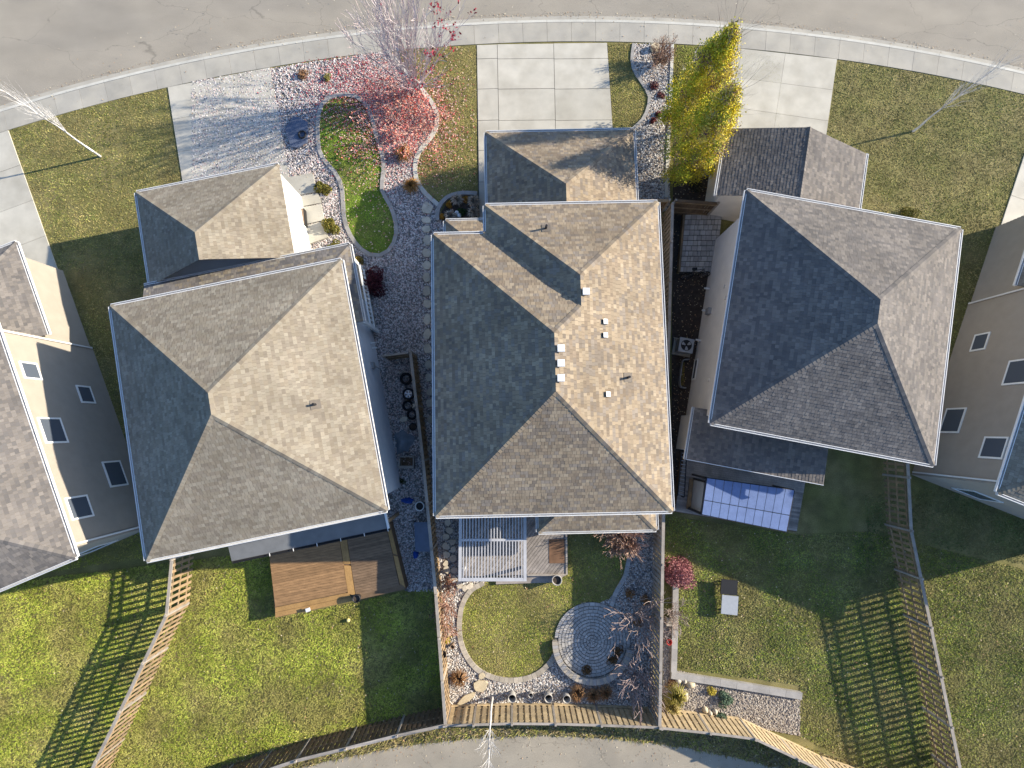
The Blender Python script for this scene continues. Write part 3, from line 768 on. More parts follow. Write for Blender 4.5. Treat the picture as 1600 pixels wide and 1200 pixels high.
# ------------------------------------------------------------------ the house beyond the river rock
fl = Frame(P(604, 797, 5.6)[:2], R(11.7))
hl = thing('house', fl.w(-5, 5, 0), 'grey walled house with pale tan hip roof beyond the river rock', 'house', 'houses along the street')
LZ, LW, LD = 5.6, 10.4, 11.25
pl, cp, ev = hip(-LW, 0, 0, LD)
lroof = roof(hl, fl, pl, cp, ev, TONES_PALE, [(-LW + .01, .01), (-.01, .01), (-.01, LD - .01), (-LW + .01, LD - .01)], LZ)
walls(hl, fl, [(-LW + .5, .5), (-.5, .5), (-.5, LD - .5), (-LW + .5, LD - .5)], 0, LZ - .16, 'stucco_grey')
c_ = fl.inv(P(546, 382, 3.2)); lyf = c_[1]; lxr = c_[0]; lb = LD - .5; ldp = lyf - lb; T2 = .30
yb2 = LD - 2.3
lowz = 3.2
roof(hl, fl, [[(lxr, lyf, 0), (-LW, lyf, 0), (-LW, lb, ldp * T2), (lxr - ldp, lb, ldp * T2)], [(lxr, yb2, 0), (lxr, lyf, 0), (lxr - ldp, lb, ldp * T2), (lxr - ldp, yb2, ldp * T2)]],
     [((lxr, lyf, 0), (lxr - ldp, lb, ldp * T2))], [(-LW, lyf, lxr, lyf, 0, 1), (lxr, yb2, lxr, lyf, 1, 0)], TONES_GREY + TONES_PALE[2:5],
     [(-LW + .01, lb + .01), (-.52, lb + .01), (-.48, yb2), (lxr - .01, yb2), (lxr - .01, lyf - .01), (-LW + .01, lyf - .01)], lowz)
for x, y in ((lxr - .3, lyf - .3), (lxr - 5, lyf - .3)):
    MB().box(fl.w(x, y, (lowz - .17) / 2), (.22, .22, lowz - .17), fl.a).put('porch_column', 'white_paint', hl)
MB().prism([tuple(fl.w(x, y)[:2]) for x, y in ((-6, lb + .003), (-.52, lb + .003), (-.497, yb2 + .2), (lxr - .15, yb2 + .2), (lxr - .15, lyf - .2), (-6, lyf - .2))], 0, .5).put('porch_floor', 'concrete_walk', hl)
MB().bar(fl.w(-.49, yb2 + .1, 2.9), fl.w(lxr - .1, yb2 + .1, 2.9), .14, .26).put('porch_beam', 'white_paint', hl)
MB().bar(fl.w(lxr - .1, yb2 + .1, 0), fl.w(lxr - .1, yb2 + .1, 2.77), .16, .16).put('porch_column', 'white_paint', hl)
rl = MB(); a, b = fl.w(lxr - .12, yb2 + .2, 0), fl.w(lxr - .12, lyf - .45, 0)
for zz in (1.42, .62): MB().bar(a + Vector((0, 0, zz)), b + Vector((0, 0, zz)), .09, .06).put('porch_rail', 'white_paint', hl)
for k in range(14):
    q = a.lerp(b, (k + .5) / 14); MB().box((q.x, q.y, 1.02), (.045, .045, .738), fl.a).put('baluster', 'white_paint', hl)
# flat membrane roof over the back door
mz = 2.9
y_m = fl.inv(P(609, 825, mz))[1]; x_m = fl.inv(P(609, 825, mz))[0]
mm = MB(); q = [fl.w(-LW + 2, .5, mz + .25), fl.w(x_m, .5, mz + .25), fl.w(x_m, y_m, mz), fl.w(-LW + 2, y_m, mz)]
mm.add(q + [v - Vector((0, 0, .14)) for v in q], [(0, 3, 2, 1), (4, 5, 6, 7), (0, 1, 5, 4), (1, 2, 6, 5), (2, 3, 7, 6), (3, 0, 4, 7)])
mm.put('awning_roof', 'membrane', hl)
g = MB(); gutter_run(g, fl.w(-LW + 2, y_m, mz), fl.w(x_m, y_m, mz), fl.w(0, -1) - fl.w(0, 0)); g.put('gutter', 'dark_metal', hl)
for k in range(6):
    q = fl.w(x_m - .1 - k * 1.15, y_m - .06, mz + .01); MB().box(q, (.03, .16, .02), fl.a).put('gutter_strap', 'white_metal', hl)
MB().bar(fl.w(x_m - .05, .52, mz + .2), fl.w(x_m - .05, y_m, mz + .02), .1, .12).put('roof_edge', 'white_metal', hl)
for x in (x_m - .2, x_m - 4.4):
    MB().box(fl.w(x, y_m + .25, (mz - .15) / 2), (.14, .14, mz - .15), fl.a).put('awning_post', 'fence_wood', hl)
for y, zz in ((3.2, 4.3), (7.4, 4.4)): window(hl, fl, -.5, y, 0, .9, 1.0, zz)
for x in (-3.0, -7.5): window(hl, fl, x, .5, -math.pi / 2, 1.5, 1.2, 4.3); window(hl, fl, x, LD - .5, math.pi / 2, 1.5, 1.2, 4.5)
for y, zz in ((8.3, .9), (8.05, .75)): MB().tube(fl.w(-.52, y, zz), fl.w(-.25, y, zz), .05, .05, 10).put('wall_vent', 'white_metal', hl)
MB().box(fl.w(-.42, 7.0, 1.6), (.16, .3, .4), fl.a).put('meter_box', 'grey_plastic', hl)
MB().tube(fl.w(-.40, 7.0, 1.4), fl.w(-.38, 6.9, 0), .03, .03, 8).put('conduit', 'grey_plastic', hl)
def on_left(pxx, pyy):
    z = 7
    for _ in range(12):
        p = P(pxx, pyy, z); lx, ly = fl.inv(p); z = LZ + (-lx) * TAN
    return P(pxx, pyy, z)
p = on_left(493, 632); pipe_vent(lroof, p, .3); flashing(lroof, p, 1, fl, (-TAN, 0))

# white garage wing of that house with its steps and planter (mostly beyond the picture of the middle lot)
wx1 = fl.inv(P(466, 350, 1.4))[0]
MB().prism([tuple(fl.w(x, y)[:2]) for x, y in ((-LW + .5, lyf + .02), (wx1, lyf + .02), (wx1, lyf + 4.6), (-LW + .5, lyf + 4.6))], 0, 2.75).put('garage_wing_wall', 'stucco_white', hl)
pl2, cp2, ev2 = hip(-LW + .1, wx1 + .02, lb - .3, lyf + 5.0)
# keep the wing roof clear of the porch: front part only
gw = (wx1 + .02) - (-LW + .1); gmx = -LW + .1 + gw / 2; gfy = lyf + 5.0
ga = (gmx, gfy - gw / 2, gw / 2 * TAN); gb = (gmx, lyf + .03, gw / 2 * TAN)
roof(hl, fl, [[(wx1 + .02, gfy, 0), (-LW + .1, gfy, 0), ga], [(-LW + .1, gfy, 0), (-LW + .1, lyf + .03, 0), gb, ga], [(wx1 + .02, lyf + .03, 0), (wx1 + .02, gfy, 0), ga, gb]],
     [((wx1 + .02, gfy, 0), ga), ((-LW + .1, gfy, 0), ga), (ga, gb)], [(-LW + .1, gfy, wx1 + .02, gfy, 0, 1), (-LW + .1, lyf + .03, -LW + .1, gfy, -1, 0)], TONES_PALE, None, 2.9)

# ------------------------------------------------------------------ the house beyond the right-hand fence
RZ = 5.0
fr_ = Frame(P(1111, 661, RZ)[:2], R(-10.7))
hr = thing('house', fr_.w(5, 5, 0), 'cream walled house with brown grey roof beyond the side fence', 'house', 'houses along the street')
RW, RD = 10.0, 11.0
pl, cp, ev = hip(0, RW, 0, RD)
rroof = roof(hr, fr_, pl, cp, ev, TONES_GREY, [(.01, .01), (RW - .01, .01), (RW - .01, RD - .01), (.01, RD - .01)], RZ)
walls(hr, fr_, [(.5, .5), (RW - .5, .5), (RW - .5, RD - .5), (.5, RD - .5)], 0, RZ - .16, 'stucco_cream')
# rear one-storey part
zz = 2.9
a = fr_.inv(P(1083, 636, zz)); b = fr_.inv(P(1074, 718, zz)); qx0 = (a[0] + b[0]) / 2; qy1, qy0 = a[1], b[1]
roof(hr, fr_, [[(qx0, qy1, 0), (qx0, qy0, 0), (6, qy0, (6 - qx0) * .16), (6, qy1, (6 - qx0) * .16)]], None, [(qx0, qy0, qx0, qy1, -1, 0)], TONES_GREY, None, zz)
MB().bar(fr_.w(qx0, qy0, zz - .04), fr_.w(6, qy0, zz + (6 - qx0) * .16 - .04), .03, .16).put('fascia', 'white_metal', hr)
walls(hr, fr_, [(.5 - .25, qy0 + .5), (6, qy0 + .5), (6, .497), (.25, .497)], 0, zz - .1, 'stucco_cream')
# front one-storey part
c2 = fr_.inv(P(1119, 305, 3.0))
roof(hr, fr_, [[(c2[0], RD + 4.2, 0), (c2[0], c2[1], 0), (c2[0] + 3.6, c2[1], 1.2), (c2[0] + 3.6, RD + 4.2, 1.2)], [(c2[0] + 7.2, c2[1], 0), (c2[0] + 7.2, RD + 4.2, 0), (c2[0] + 3.6, RD + 4.2, 1.2), (c2[0] + 3.6, c2[1], 1.2)]],
     [((c2[0] + 3.6, c2[1], 1.2), (c2[0] + 3.6, RD + 4.2, 1.2))], [(c2[0], c2[1], c2[0], RD + 4.2, -1, 0), (c2[0] + 7.2, c2[1], c2[0] + 7.2, RD + 4.2, 1, 0)], TONES_GREY, None, 3.0)
walls(hr, fr_, [(c2[0] + .4, c2[1] + .3), (c2[0] + 6.8, c2[1] + .3), (c2[0] + 6.8, RD + 3.9), (c2[0] + .4, RD + 3.9)], 0, 2.95, 'stucco_cream')
for y, z0 in ((7.6, .5), (6.3, .7), (4.7, .45)):
    MB().tube(fr_.w(.5, y, z0), fr_.w(.22, y, z0), .06, .05, 10).put('wall_vent', 'white_metal', hr)
MB().box(fr_.w(.4, 6.15, 1.2), (.2, .32, .42), fr_.a).put('meter_box', 'grey_plastic', hr)
for y, z0 in ((7.1, 2.7), (6.4, 3.1), (2.3, 2.6)): MB().box(fr_.w(.47, y, z0), (.08, .16, .16), fr_.a).put('wall_vent', 'stucco_cream', hr)
window(hr, fr_, .5, 3.1, math.pi, 1.1, .5, .35)
for x in (3.0, 7.4): window(hr, fr_, x, .5, -math.pi / 2, 1.4, 1.0, 4.1)
window(hr, fr_, 8.0, .5, -math.pi / 2, 1.6, 1.4, 1.5)
window(hr, fr_, 3.4, qy0 + .5, -math.pi / 2, 1.8, 1.9, 1.5)
for x in (3.0, 7.5): window(hr, fr_, x, RD - .5, math.pi / 2, 1.4, 1.1, 4.0)

# ------------------------------------------------------------------ fences
BOARD = MB().box((0, 0, .9), (.14, .018, 1.72)).mesh('board'); BOARD.materials.append(MATS['fence_wood'])
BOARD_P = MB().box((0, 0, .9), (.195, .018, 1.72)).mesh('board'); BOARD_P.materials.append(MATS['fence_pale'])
BOARD_G = MB().box((0, 0, .9), (.14, .018, 1.72)).mesh('board'); BOARD_G.materials.append(MATS['fence_grey'])
BOARD_D = MB().box((0, 0, .9), (.14, .018, 1.72)).mesh('board'); BOARD_D.materials.append(MATS['fence_dark'])
POST = MB().box((0, 0, .95), (.10, .10, 1.9)).mesh('post'); POST.materials.append(MATS['fence_grey'])
def fence(path, label, board=None, pitch=.25, both=True, capw=.15, capm='fence_grey', height=1.8, group='wooden fences between the yards', railm='fence_wood', kick=False, shared_end=False):
    board = board or BOARD
    path = [Vector((p[0], p[1], 0)) for p in path]
    t = thing('fence', path[0], label, 'fence', group)
    tot = sum((path[i + 1] - path[i]).length for i in range(len(path) - 1))
    for i in range(len(path) - 1):
        a, b = path[i], path[i + 1]; d = b - a; L = d.length; d = d / L; ang = math.atan2(d.y, d.x); nrm = Vector((-d.y, d.x, 0)); hs = height / 1.8
        for zz in (.35, .95, 1.55):
            MB().bar(a + d * .05 + Vector((0, 0, zz * hs)), b - d * .05 + Vector((0, 0, zz * hs)), .038, .085).put('rail', railm, t)
        MB().bar(a + Vector((0, 0, 1.785 * hs)), b + Vector((0, 0, 1.785 * hs)), capw, .035).put('cap_board', capm, t)
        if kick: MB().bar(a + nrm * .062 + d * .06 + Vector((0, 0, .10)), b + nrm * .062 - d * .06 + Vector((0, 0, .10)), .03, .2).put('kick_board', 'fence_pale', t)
        n = max(1, int(L / pitch)); p_ = L / n
        for k in range(n):
            for side in ((1, -1) if both else (1,)):
                off = (k + (.5 if side > 0 else 1.0)) * p_
                if off > L - .06: continue
                q = a + d * off + nrm * (side * .030)
                put('board', board, None, t, (q.x, q.y, -.01 + random.uniform(-.008, .008)), ang, scale=(1, 1, hs * .995))
        m = max(1, round(L / 2.4))
        for k in range(m + (1 if i == len(path) - 2 and not shared_end else 0)):
            q = a + d * (L * k / m); put('post', POST, None, t, (q.x, q.y, random.uniform(-.02, .02)), ang, scale=(1, 1, hs))
    return t
fz = 1.8
LF = [P(641, 549, fz), P(661, 720, fz), P(681, 930, fz), P(696, 1134, fz)]
RF = [P(1051, 318, fz), P(1046, 500, fz), P(1037, 800, fz), P(1031, 1137, fz)]
fence(LF, 'weathered brown board fence between the tyres and the stepping stones', pitch=.25)
fence(RF, 'long grey brown side fence behind the bare shrubs', BOARD_G, pitch=.25, railm='fence_grey')
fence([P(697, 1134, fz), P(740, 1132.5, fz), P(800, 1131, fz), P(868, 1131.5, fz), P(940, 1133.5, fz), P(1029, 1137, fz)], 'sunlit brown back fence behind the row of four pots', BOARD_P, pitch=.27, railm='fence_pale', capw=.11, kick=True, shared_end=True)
rb = [P(1034, 1138, fz), P(1110, 1146, fz), P(1180, 1155, fz)] + [Vector((*alley(x, 1.15), 0)) for x in (15.5, 18, 21, 24, 27)]
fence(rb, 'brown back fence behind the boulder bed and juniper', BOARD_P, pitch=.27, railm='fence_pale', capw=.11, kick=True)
lb_ = [P(694, 1134, fz), P(620, 1150, fz), P(540, 1170, fz), P(462, 1189, fz)] + [Vector((*alley(x, 1.15), 0)) for x in (-14, -17, -20, -23, -26)]
fence(lb_, 'dark back fence curving behind the shaded neighbouring lawn', BOARD_D, pitch=.25)
fence([P(1056, 313, fz), P(1122, 318, fz)], 'dark short cross fence beside the paver landing', BOARD_D, pitch=.16, both=False, capm='fence_dark')
fence([P(994, 314, fz), P(1046, 313, fz)], 'short fence with pale cap between the garage and the side fence', BOARD_D, pitch=.16, both=False, capm='fence_wood')
gt = fence([P(598, 556, fz), P(637, 551, fz)], 'low dark gate between the grey house and the board fence', BOARD_D, pitch=.16, both=False, capw=.1, capm='fence_grey')

# ------------------------------------------------------------------ edgings
def edging(name, label, path, width, h, step_, m='edging', closed=False, z=.0, side=0.0, group='stone edgings around the lawns', piece='edging_stone', gap=.008):
    pts = resample(path, step_, closed); n = len(pts) - 1
    t = thing(name, (pts[0].x, pts[0].y, 0), label, 'edging', group)
    nm = []
    for i in range(n + 1):
        a = pts[i - 1] if i > 0 else (pts[n - 1] if closed else pts[0]); b = pts[i + 1] if i < n else (pts[1] if closed else pts[n])
        d = (b - a).normalized(); nm.append(Vector((-d.y, d.x)))
    for i in range(n):
        a, b = Vector(pts[i][:2]), Vector(pts[i + 1][:2]); d = (b - a).normalized() * gap / 2
        q = [a + d + nm[i] * (side - width / 2), b - d + nm[i + 1] * (side - width / 2), b - d + nm[i + 1] * (side + width / 2), a + d + nm[i] * (side + width / 2)]
        MB().prism([tuple(v) for v in q], z, z + h + random.uniform(-.006, .006)).put(piece, m, t)
    return t
edging('lawn_edging', 'curved concrete edging round the bright green lawn island', ISLAND, .22, .10, .55, 'edging', True)
edging('lawn_edging', 'wavy concrete edging between the front lawn and the river rock', FRONT_EDGE, .24, .10, .5, 'concrete_kerb')
edging('lawn_edging', 'curved concrete edging beside the small lawn right of the driveway', RIGHT_EDGE, .18, .09, .5, 'edging')
edging('lawn_edging', 'curved paver edging round the rear lawn', smooth_open(px((757, 913), (737, 925), (724, 950), (721, 985), (727, 1013), (742, 1037), (764, 1052), (797, 1059), (830, 1053), (852, 1038), (866, 1018)), 6), .26, .09, .24, 'paver_warm', side=-.1)
edging('lawn_edging', 'short paver edging between the shaded lawn and the side rock bed', smooth_open(px((955, 946), (962, 925), (976, 900), (983, 870)), 5), .22, .08, .24, 'paver')
edging('bed_edging', 'low curved concrete wall round the mum flower bed', smooth_open(px((684, 346), (684, 333), (688, 322), (696, 312), (708, 306), (725, 303), (746, 304)), 5), .22, .18, .35, 'edging')
edging('border_strip', 'straight concrete strip between the rock bed and the neighbouring grass', px((1050, 70.5), (1046.5, 168), (1043, 235), (1040, 310)), .17, .10, 1.2, 'concrete_kerb')
edging('block_edging', 'grey concrete block edging round the corner of the gravel bed', px((1054, 905), (1053.5, 970), (1051, 1048)), .30, .22, .62, 'edging')
edging('block_edging', 'grey concrete block edging in front of the boulder bed', px((1047, 1052), (1137, 1066), (1250, 1085)), .34, .22, .85, 'edging')

# ------------------------------------------------------------------ stepping stones and flagstones
def slab_stone(parent, c, w, h, rz, m='flagstone', n=7, z=.0, th=.07, name='stone'):
    pts = []
    for i in range(n):
        a = 2 * math.pi * (i + random.uniform(-.25, .25)) / n; k = random.uniform(.85, 1.1)
        x, y = w / 2 * k * math.cos(a) * 1.1, h / 2 * k * math.sin(a) * 1.1
        pts.append((c[0] + x * math.cos(rz) - y * math.sin(rz), c[1] + x * math.sin(rz) + y * math.cos(rz)))
    return MB().prism(pts, z, z + th + random.uniform(0, .02)).put(name, m, parent)
sp = tag(put('stepping_stone_path', None, None, None, P(669, 450)), 'row of buff stepping stones along the house wall', 'path', kind='structure')
for (x, y, w, h) in ((670, 326, 13, 18), (668, 345, 10, 11), (669, 359, 10, 12), (670, 376, 10, 15), (669, 396, 10, 14), (669, 416, 10, 14), (669, 434, 9, 15), (669, 456, 9, 15), (670, 475, 9, 14), (670, 500, 8, 16), (670, 522, 8, 15), (671, 545, 9, 15), (672, 570, 8, 13), (673, 590, 8, 12), (675, 613, 8, 12), (674, 630, 8, 12), (676, 655, 8, 12), (680, 690, 8, 12), (684, 730, 9, 13)):
    slab_stone(sp, P(x - 2, y), (w + 4) / 28.5, h / 27, random.uniform(-.1, .1), 'flagstone', 6, .02, .09, 'stepping_stone')
fp = tag(put('flagstone_path', None, None, None, P(705, 860)), 'irregular flagstones between the fence and the pergola', 'path', kind='structure')
for (x, y, w, h) in ((703, 828, 11, 9), (697, 838, 9, 9), (707, 846, 11, 8), (697, 853, 10, 12), (709, 858, 9, 8), (698, 866, 11, 10), (708, 872, 10, 11), (697, 880, 9, 9), (699, 889, 12, 10), (710, 890, 9, 9), (706, 902, 12, 9), (718, 913, 11, 9), (734, 915, 12, 8), (700, 816, 10, 8), (726, 918, 9, 7)):
    slab_stone(fp, P(x, y), w / 27, h / 27, random.uniform(0, 3), 'flagstone', 6, .02, .09, 'flagstone')
for (x, y, w, h, rz, lab) in ((751, 1070, 20, 15, .2, 'round flat sandstone slab in the rear rock bed'), (729, 1090, 26, 9, .55, 'long narrow sandstone slab by the back fence'), (753, 1055, 9, 8, 0, 'small pale sandstone slab against the lawn edging')):
    o = slab_stone(None, P(x, y), w / 27, h / 27, rz, 'sandstone', 8, .02, .10, 'stone_slab'); tag(o, lab, 'stone', 'sandstone slabs')

# ------------------------------------------------------------------ round paver patio with seat wall
pt = thing('paver_patio', PATIO_C, 'round blue grey paver patio in rings on the rear lawn', 'patio')
MB().lathe([(PATIO_R - .02, 0), (PATIO_R - .02, .05)], (PATIO_C.x, PATIO_C.y, 0), 48).put('patio_bed', 'joint', pt)
def wedge(r0, r1, a0, a1, z0, z1, name, m, parent, c=PATIO_C, k=2):
    pts = [(c.x + r1 * math.cos(a0 + (a1 - a0) * i / k), c.y + r1 * math.sin(a0 + (a1 - a0) * i / k)) for i in range(k + 1)]
    pts += [(c.x + r0 * math.cos(a1 + (a0 - a1) * i / k), c.y + r0 * math.sin(a1 + (a0 - a1) * i / k)) for i in range(k + 1)] if r0 > .01 else [(c.x, c.y)]
    return MB().prism(pts, z0, z1).put(name, m, parent)
radii = [0, .16, .32, .48, .64, .80, .96, 1.12, 1.28, 1.44, 1.62, 1.79, 1.99]
counts = [5, 8, 12, 16, 20, 24, 28, 32, 36, 38, 40, 40]
for i, n in enumerate(counts):
    off = random.uniform(0, 1); g_ = .022
    for k in range(n):
        a0 = 2 * math.pi * (k + off) / n; a1 = 2 * math.pi * (k + 1 + off) / n; rm = max(.09, (radii[i] + radii[i + 1]) / 2)
        if i == 11 and R(178) < ((a0 + a1) / 2) % (2 * math.pi) < R(350): continue
        wedge(radii[i] + (.014 if i else 0), radii[i + 1] - .014, a0 + g_ / 2 / rm, a1 - g_ / 2 / rm, .03, .09 + random.uniform(-.005, .005), 'paver', 'paver', pt, k=1)
sw = thing('seat_wall', P(880, 1040), 'low curved stone seat wall hugging the round patio', 'wall')
for k in range(32):
    a0 = R(178) + R(172) * k / 32; a1 = R(178) + R(172) * (k + 1) / 32
    wedge(1.84, 2.08, a0 + .004, a1 - .004, 0, .24, 'wall_block', 'paver', sw, k=1)
    wedge(1.81, 2.11, a0 + .0025, a1 - .0025, .24, .31, 'cap_stone', 'edging' if k % 2 else 'paver_warm', sw, k=1)

# ------------------------------------------------------------------ pergola, deck, planter
DZ = .38
dk = thing('garden_deck', P(800, 860), 'weathered grey diagonal board deck behind the house', 'deck')
A, B, C_, D_ = (P2(883.5, 800, DZ), P2(884.5, 897, DZ), P2(718, 901, DZ), P2(716, 800, DZ))
poly = [D_, A, B, C_]
MB().prism(poly, 0, DZ - .04).put('deck_frame', 'fence_grey', dk)
ca = R(52); nx, ny = -math.sin(ca), math.cos(ca); bw = .145
cs_ = [nx * p[0] + ny * p[1] for p in poly]
k0, k1 = int(min(cs_) / bw) - 1, int(max(cs_) / bw) + 1
for k in range(k0, k1 + 1):
    q = clip(poly[::-1] if False else poly, nx, ny, (k + 1) * bw - .016); q = clip(q, -nx, -ny, -(k * bw) ) if q else q
    if len(q) >= 3: MB().prism(q, DZ - .038, DZ + random.uniform(-.003, .003)).put('deck_board', 'deck_grey', dk)
MB().prism([P2(823, 899, .2), P2(883, 899, .2), P2(868, 910, .2), P2(775, 913, .2), P2(775, 903, .2)], 0, .2).put('deck_step', 'deck_grey', dk)
MB().bar(P(884.5, 800, DZ + .01), P(885.5, 898, DZ + .01), .09, .06).put('deck_trim', 'fence_grey', dk)
MB().bar(P(824, 898.5, DZ + .01), P(884, 898, DZ + .01), .09, .06).put('deck_trim', 'fence_grey', dk)
rug = MB().prism([P2(858, 843, DZ), P2(882, 842, DZ), P2(882, 880, DZ), P2(858, 880, DZ)], DZ + .004, DZ + .018).put('outdoor_rug', 'mat_brown')
tag(rug, 'brown outdoor rug on the sunny corner of the grey deck', 'rug')
PZ = 2.55
pg = thing('pergola', P(770, 860), 'white slatted pergola over the grey deck', 'pergola')
xl, xr = P(717, 850, PZ).x, P(822.5, 850, PZ).x
ya, ym, yb = P(770, 800, PZ).y, P(770, 843.5, PZ).y, P(770, 908, PZ).y
for (x, y) in ((xl + .08, yb + .1), (xr - .08, yb + .1), (xl + .08, ya), (xr - .08, ya)):
    MB().box((x, y, (PZ - .16) / 2), (.14, .14, PZ - .16)).put('post', 'pergola_paint', pg)
for x in (xl + .07, xr - .07): MB().box((x, (ya + yb) / 2, PZ - .06), (.15, ya - yb, .2)).put('side_beam', 'pergola_paint', pg)
for y, w in ((yb + .08, .16), (ym, .12), (ya - .08, .14)): MB().box(((xl + xr) / 2, y, PZ - .058), (xr - xl - .304, w, .19)).put('cross_beam', 'pergola_paint', pg)
ns = 20
for k in range(ns):
    x = xl + .15 + (xr - xl - .30) * (k + .5) / ns
    for y0, y1 in ((ym + .062, ya - .152), (yb + .162, ym - .062)):
        MB().box((x, (y0 + y1) / 2, PZ - .03), (.05, y1 - y0, .12)).put('slat', 'pergola_paint', pg)
def pot(p, r, h, label, m='glazed_pot', group='round planting pots', soil='soil', name='planter_pot'):
    t = thing(name, p, label, 'pot', group)
    MB().lathe([(r * .72, 0), (r * .95, h * .8), (r * 1.05, h * .86), (r * 1.05, h), (r * .86, h), (r * .82, h * .78)], p, 24, False).put('pot_body', m, t, True)
    MB().lathe([(0.001, h * .79), (r * .83, h * .79)], p, 20, False).put('potting_soil', soil, t)
    return t
pot(P(868, 911, 0) + Vector((0, 0, .2)) if False else P(869, 903, .2), .26, .45, 'tan round planter pot at the corner of the deck step')

# ------------------------------------------------------------------ neighbouring wooden deck
WZ = .75
wd = thing('wooden_deck', P(540, 900), 'brown wooden deck with orange border boards below the membrane roof', 'deck')
def wp(x, y): return P2(x, y, WZ)
A, B, C_, D_ = wp(609, 818), wp(634, 921), wp(430, 966), wp(420, 860)
MB().prism([A, B, C_, D_], 0, WZ - .045).put('deck_frame', 'fence_dark', wd)
def lerp2(a, b, t): return (a[0] + (b[0] - a[0]) * t, a[1] + (b[1] - a[1]) * t)
def board_strip(a, b, c, d, n, m, z=WZ, name='deck_board', parent=wd):
    """n boards running a->b stacked towards d->c"""
    for k in range(n):
        t0, t1 = (k + .03) / n, (k + .97) / n
        MB().prism([lerp2(a, d, t0), lerp2(b, c, t0), lerp2(b, c, t1), lerp2(a, d, t1)], z - .043, z + random.uniform(-.003, .003)).put(name, m, parent)
# right bay: boards parallel to the house, left bay: boards the other way
board_strip(wp(541, 834), wp(603, 820), wp(624, 915), wp(556, 931), 24, 'deck_brown')  # shade over this bay put into the darker board colour
board_strip(wp(603.5, 820), wp(609, 818.5), wp(633.5, 919), wp(625, 913), 2, 'deck_orange')
board_strip(wp(530, 836), wp(540.5, 834), wp(555, 932), wp(544, 929), 2, 'deck_orange')
board_strip(wp(420, 862), wp(529.5, 838), wp(543, 925), wp(430, 948), 22, 'deck_tan')
board_strip(wp(430, 949), wp(543, 926), wp(553, 939), wp(430, 965), 2, 'deck_orange')
pot(P(560, 932, WZ), .20, .38, 'dark pot on the lower edge of the brown wooden deck', 'dark_metal')
bb = thing('garden_light', P(481, 953, WZ), 'small grey garden light on the lower border of the brown deck', 'lamp')
MB().box(P(481, 953, WZ + .1), (.18, .14, .2), .3).put('light_body', 'grey_plastic', bb)
MB().box(P(481, 953, WZ + .215), (.22, .18, .03), .3).put('light_cap', 'white_metal', bb)
bl = MB().lathe([(.002, 0), (.07, .03), (.11, .10), (.07, .18), (.002, .21)], P(545, 968, .03), 18).put('ball', 'ball_yellow', None, True); tag(bl, 'pale yellow ball lying on the neighbouring lawn', 'ball')

# ------------------------------------------------------------------ pots along the back fence and hung on the fences
for (x, y, r, lab) in ((800, 1084, .22, 'black mouthed pot first in the row along the back fence'), (829, 1082, .13, 'smallest pot in the row along the back fence'),
                       (856, 1084, .22, 'black mouthed pot just past the smallest pot'), (884, 1085, .21, 'black mouthed pot at the end of the row by the brown shrub')):
    p = P(x, y); t = thing('planter_pot', p, lab, 'pot', 'row of pots along the back fence')
    h = .5 if r > .15 else .32
    MB().lathe([(r * .8, 0), (r, h), (r * .84, h), (r * .74, .06)], p, 22, False).put('pot_body', 'glazed_pot', t, True)
    MB().lathe([(.001, .07), (r * .75, .07)], p, 16, False).put('pot_floor', 'black_plastic', t)
def wall_planter(p, d, r, lab):
    """half-round hanging planter on a fence; d = direction away from the fence"""
    t = thing('hanging_planter', p, lab, 'planter', 'planters hung on the fences'); a0 = math.atan2(d[1], d[0]); m = MB(); s = MB()
    n = 12; pts = [(p.x + r * math.cos(a0 - math.pi / 2 + math.pi * i / n), p.y + r * math.sin(a0 - math.pi / 2 + math.pi * i / n)) for i in range(n + 1)]
    inn = [(p.x + (q[0] - p.x) * .85 + d[0] * .012, p.y + (q[1] - p.y) * .85 + d[1] * .012) for q in pts]
    k = len(pts); lo = [(p.x + (q[0] - p.x) * .65, p.y + (q[1] - p.y) * .65) for q in pts]
    vs = [(q[0], q[1], p.z - .22) for q in lo] + [(q[0], q[1], p.z) for q in pts] + [(q[0], q[1], p.z) for q in inn] + [(q[0], q[1], p.z - .10) for q in inn]
    fs = [(j * k + i, j * k + (i + 1) % k, (j + 1) * k + (i + 1) % k, (j + 1) * k + i) for j in range(3) for i in range(k)]
    m.add(vs, fs + [tuple(range(k - 1, -1, -1))]); m.put('planter_body', 'dark_metal', t)
    MB().sheet(inn, p.z - .09).put('potting_soil', 'soil', t)
wall_planter(P(783, 1123, 1.1), (0, 1), .17, 'dark half round planter hung on the sunlit back fence')
wall_planter(P(691.5, 1023, 1.2), (1, .03), .19, 'dark half round planter hung on the board fence by the lawn')
p = P(708, 1006); pot(p, .11, .4, 'small brown pot standing in the rock by the board fence', 'terracotta')

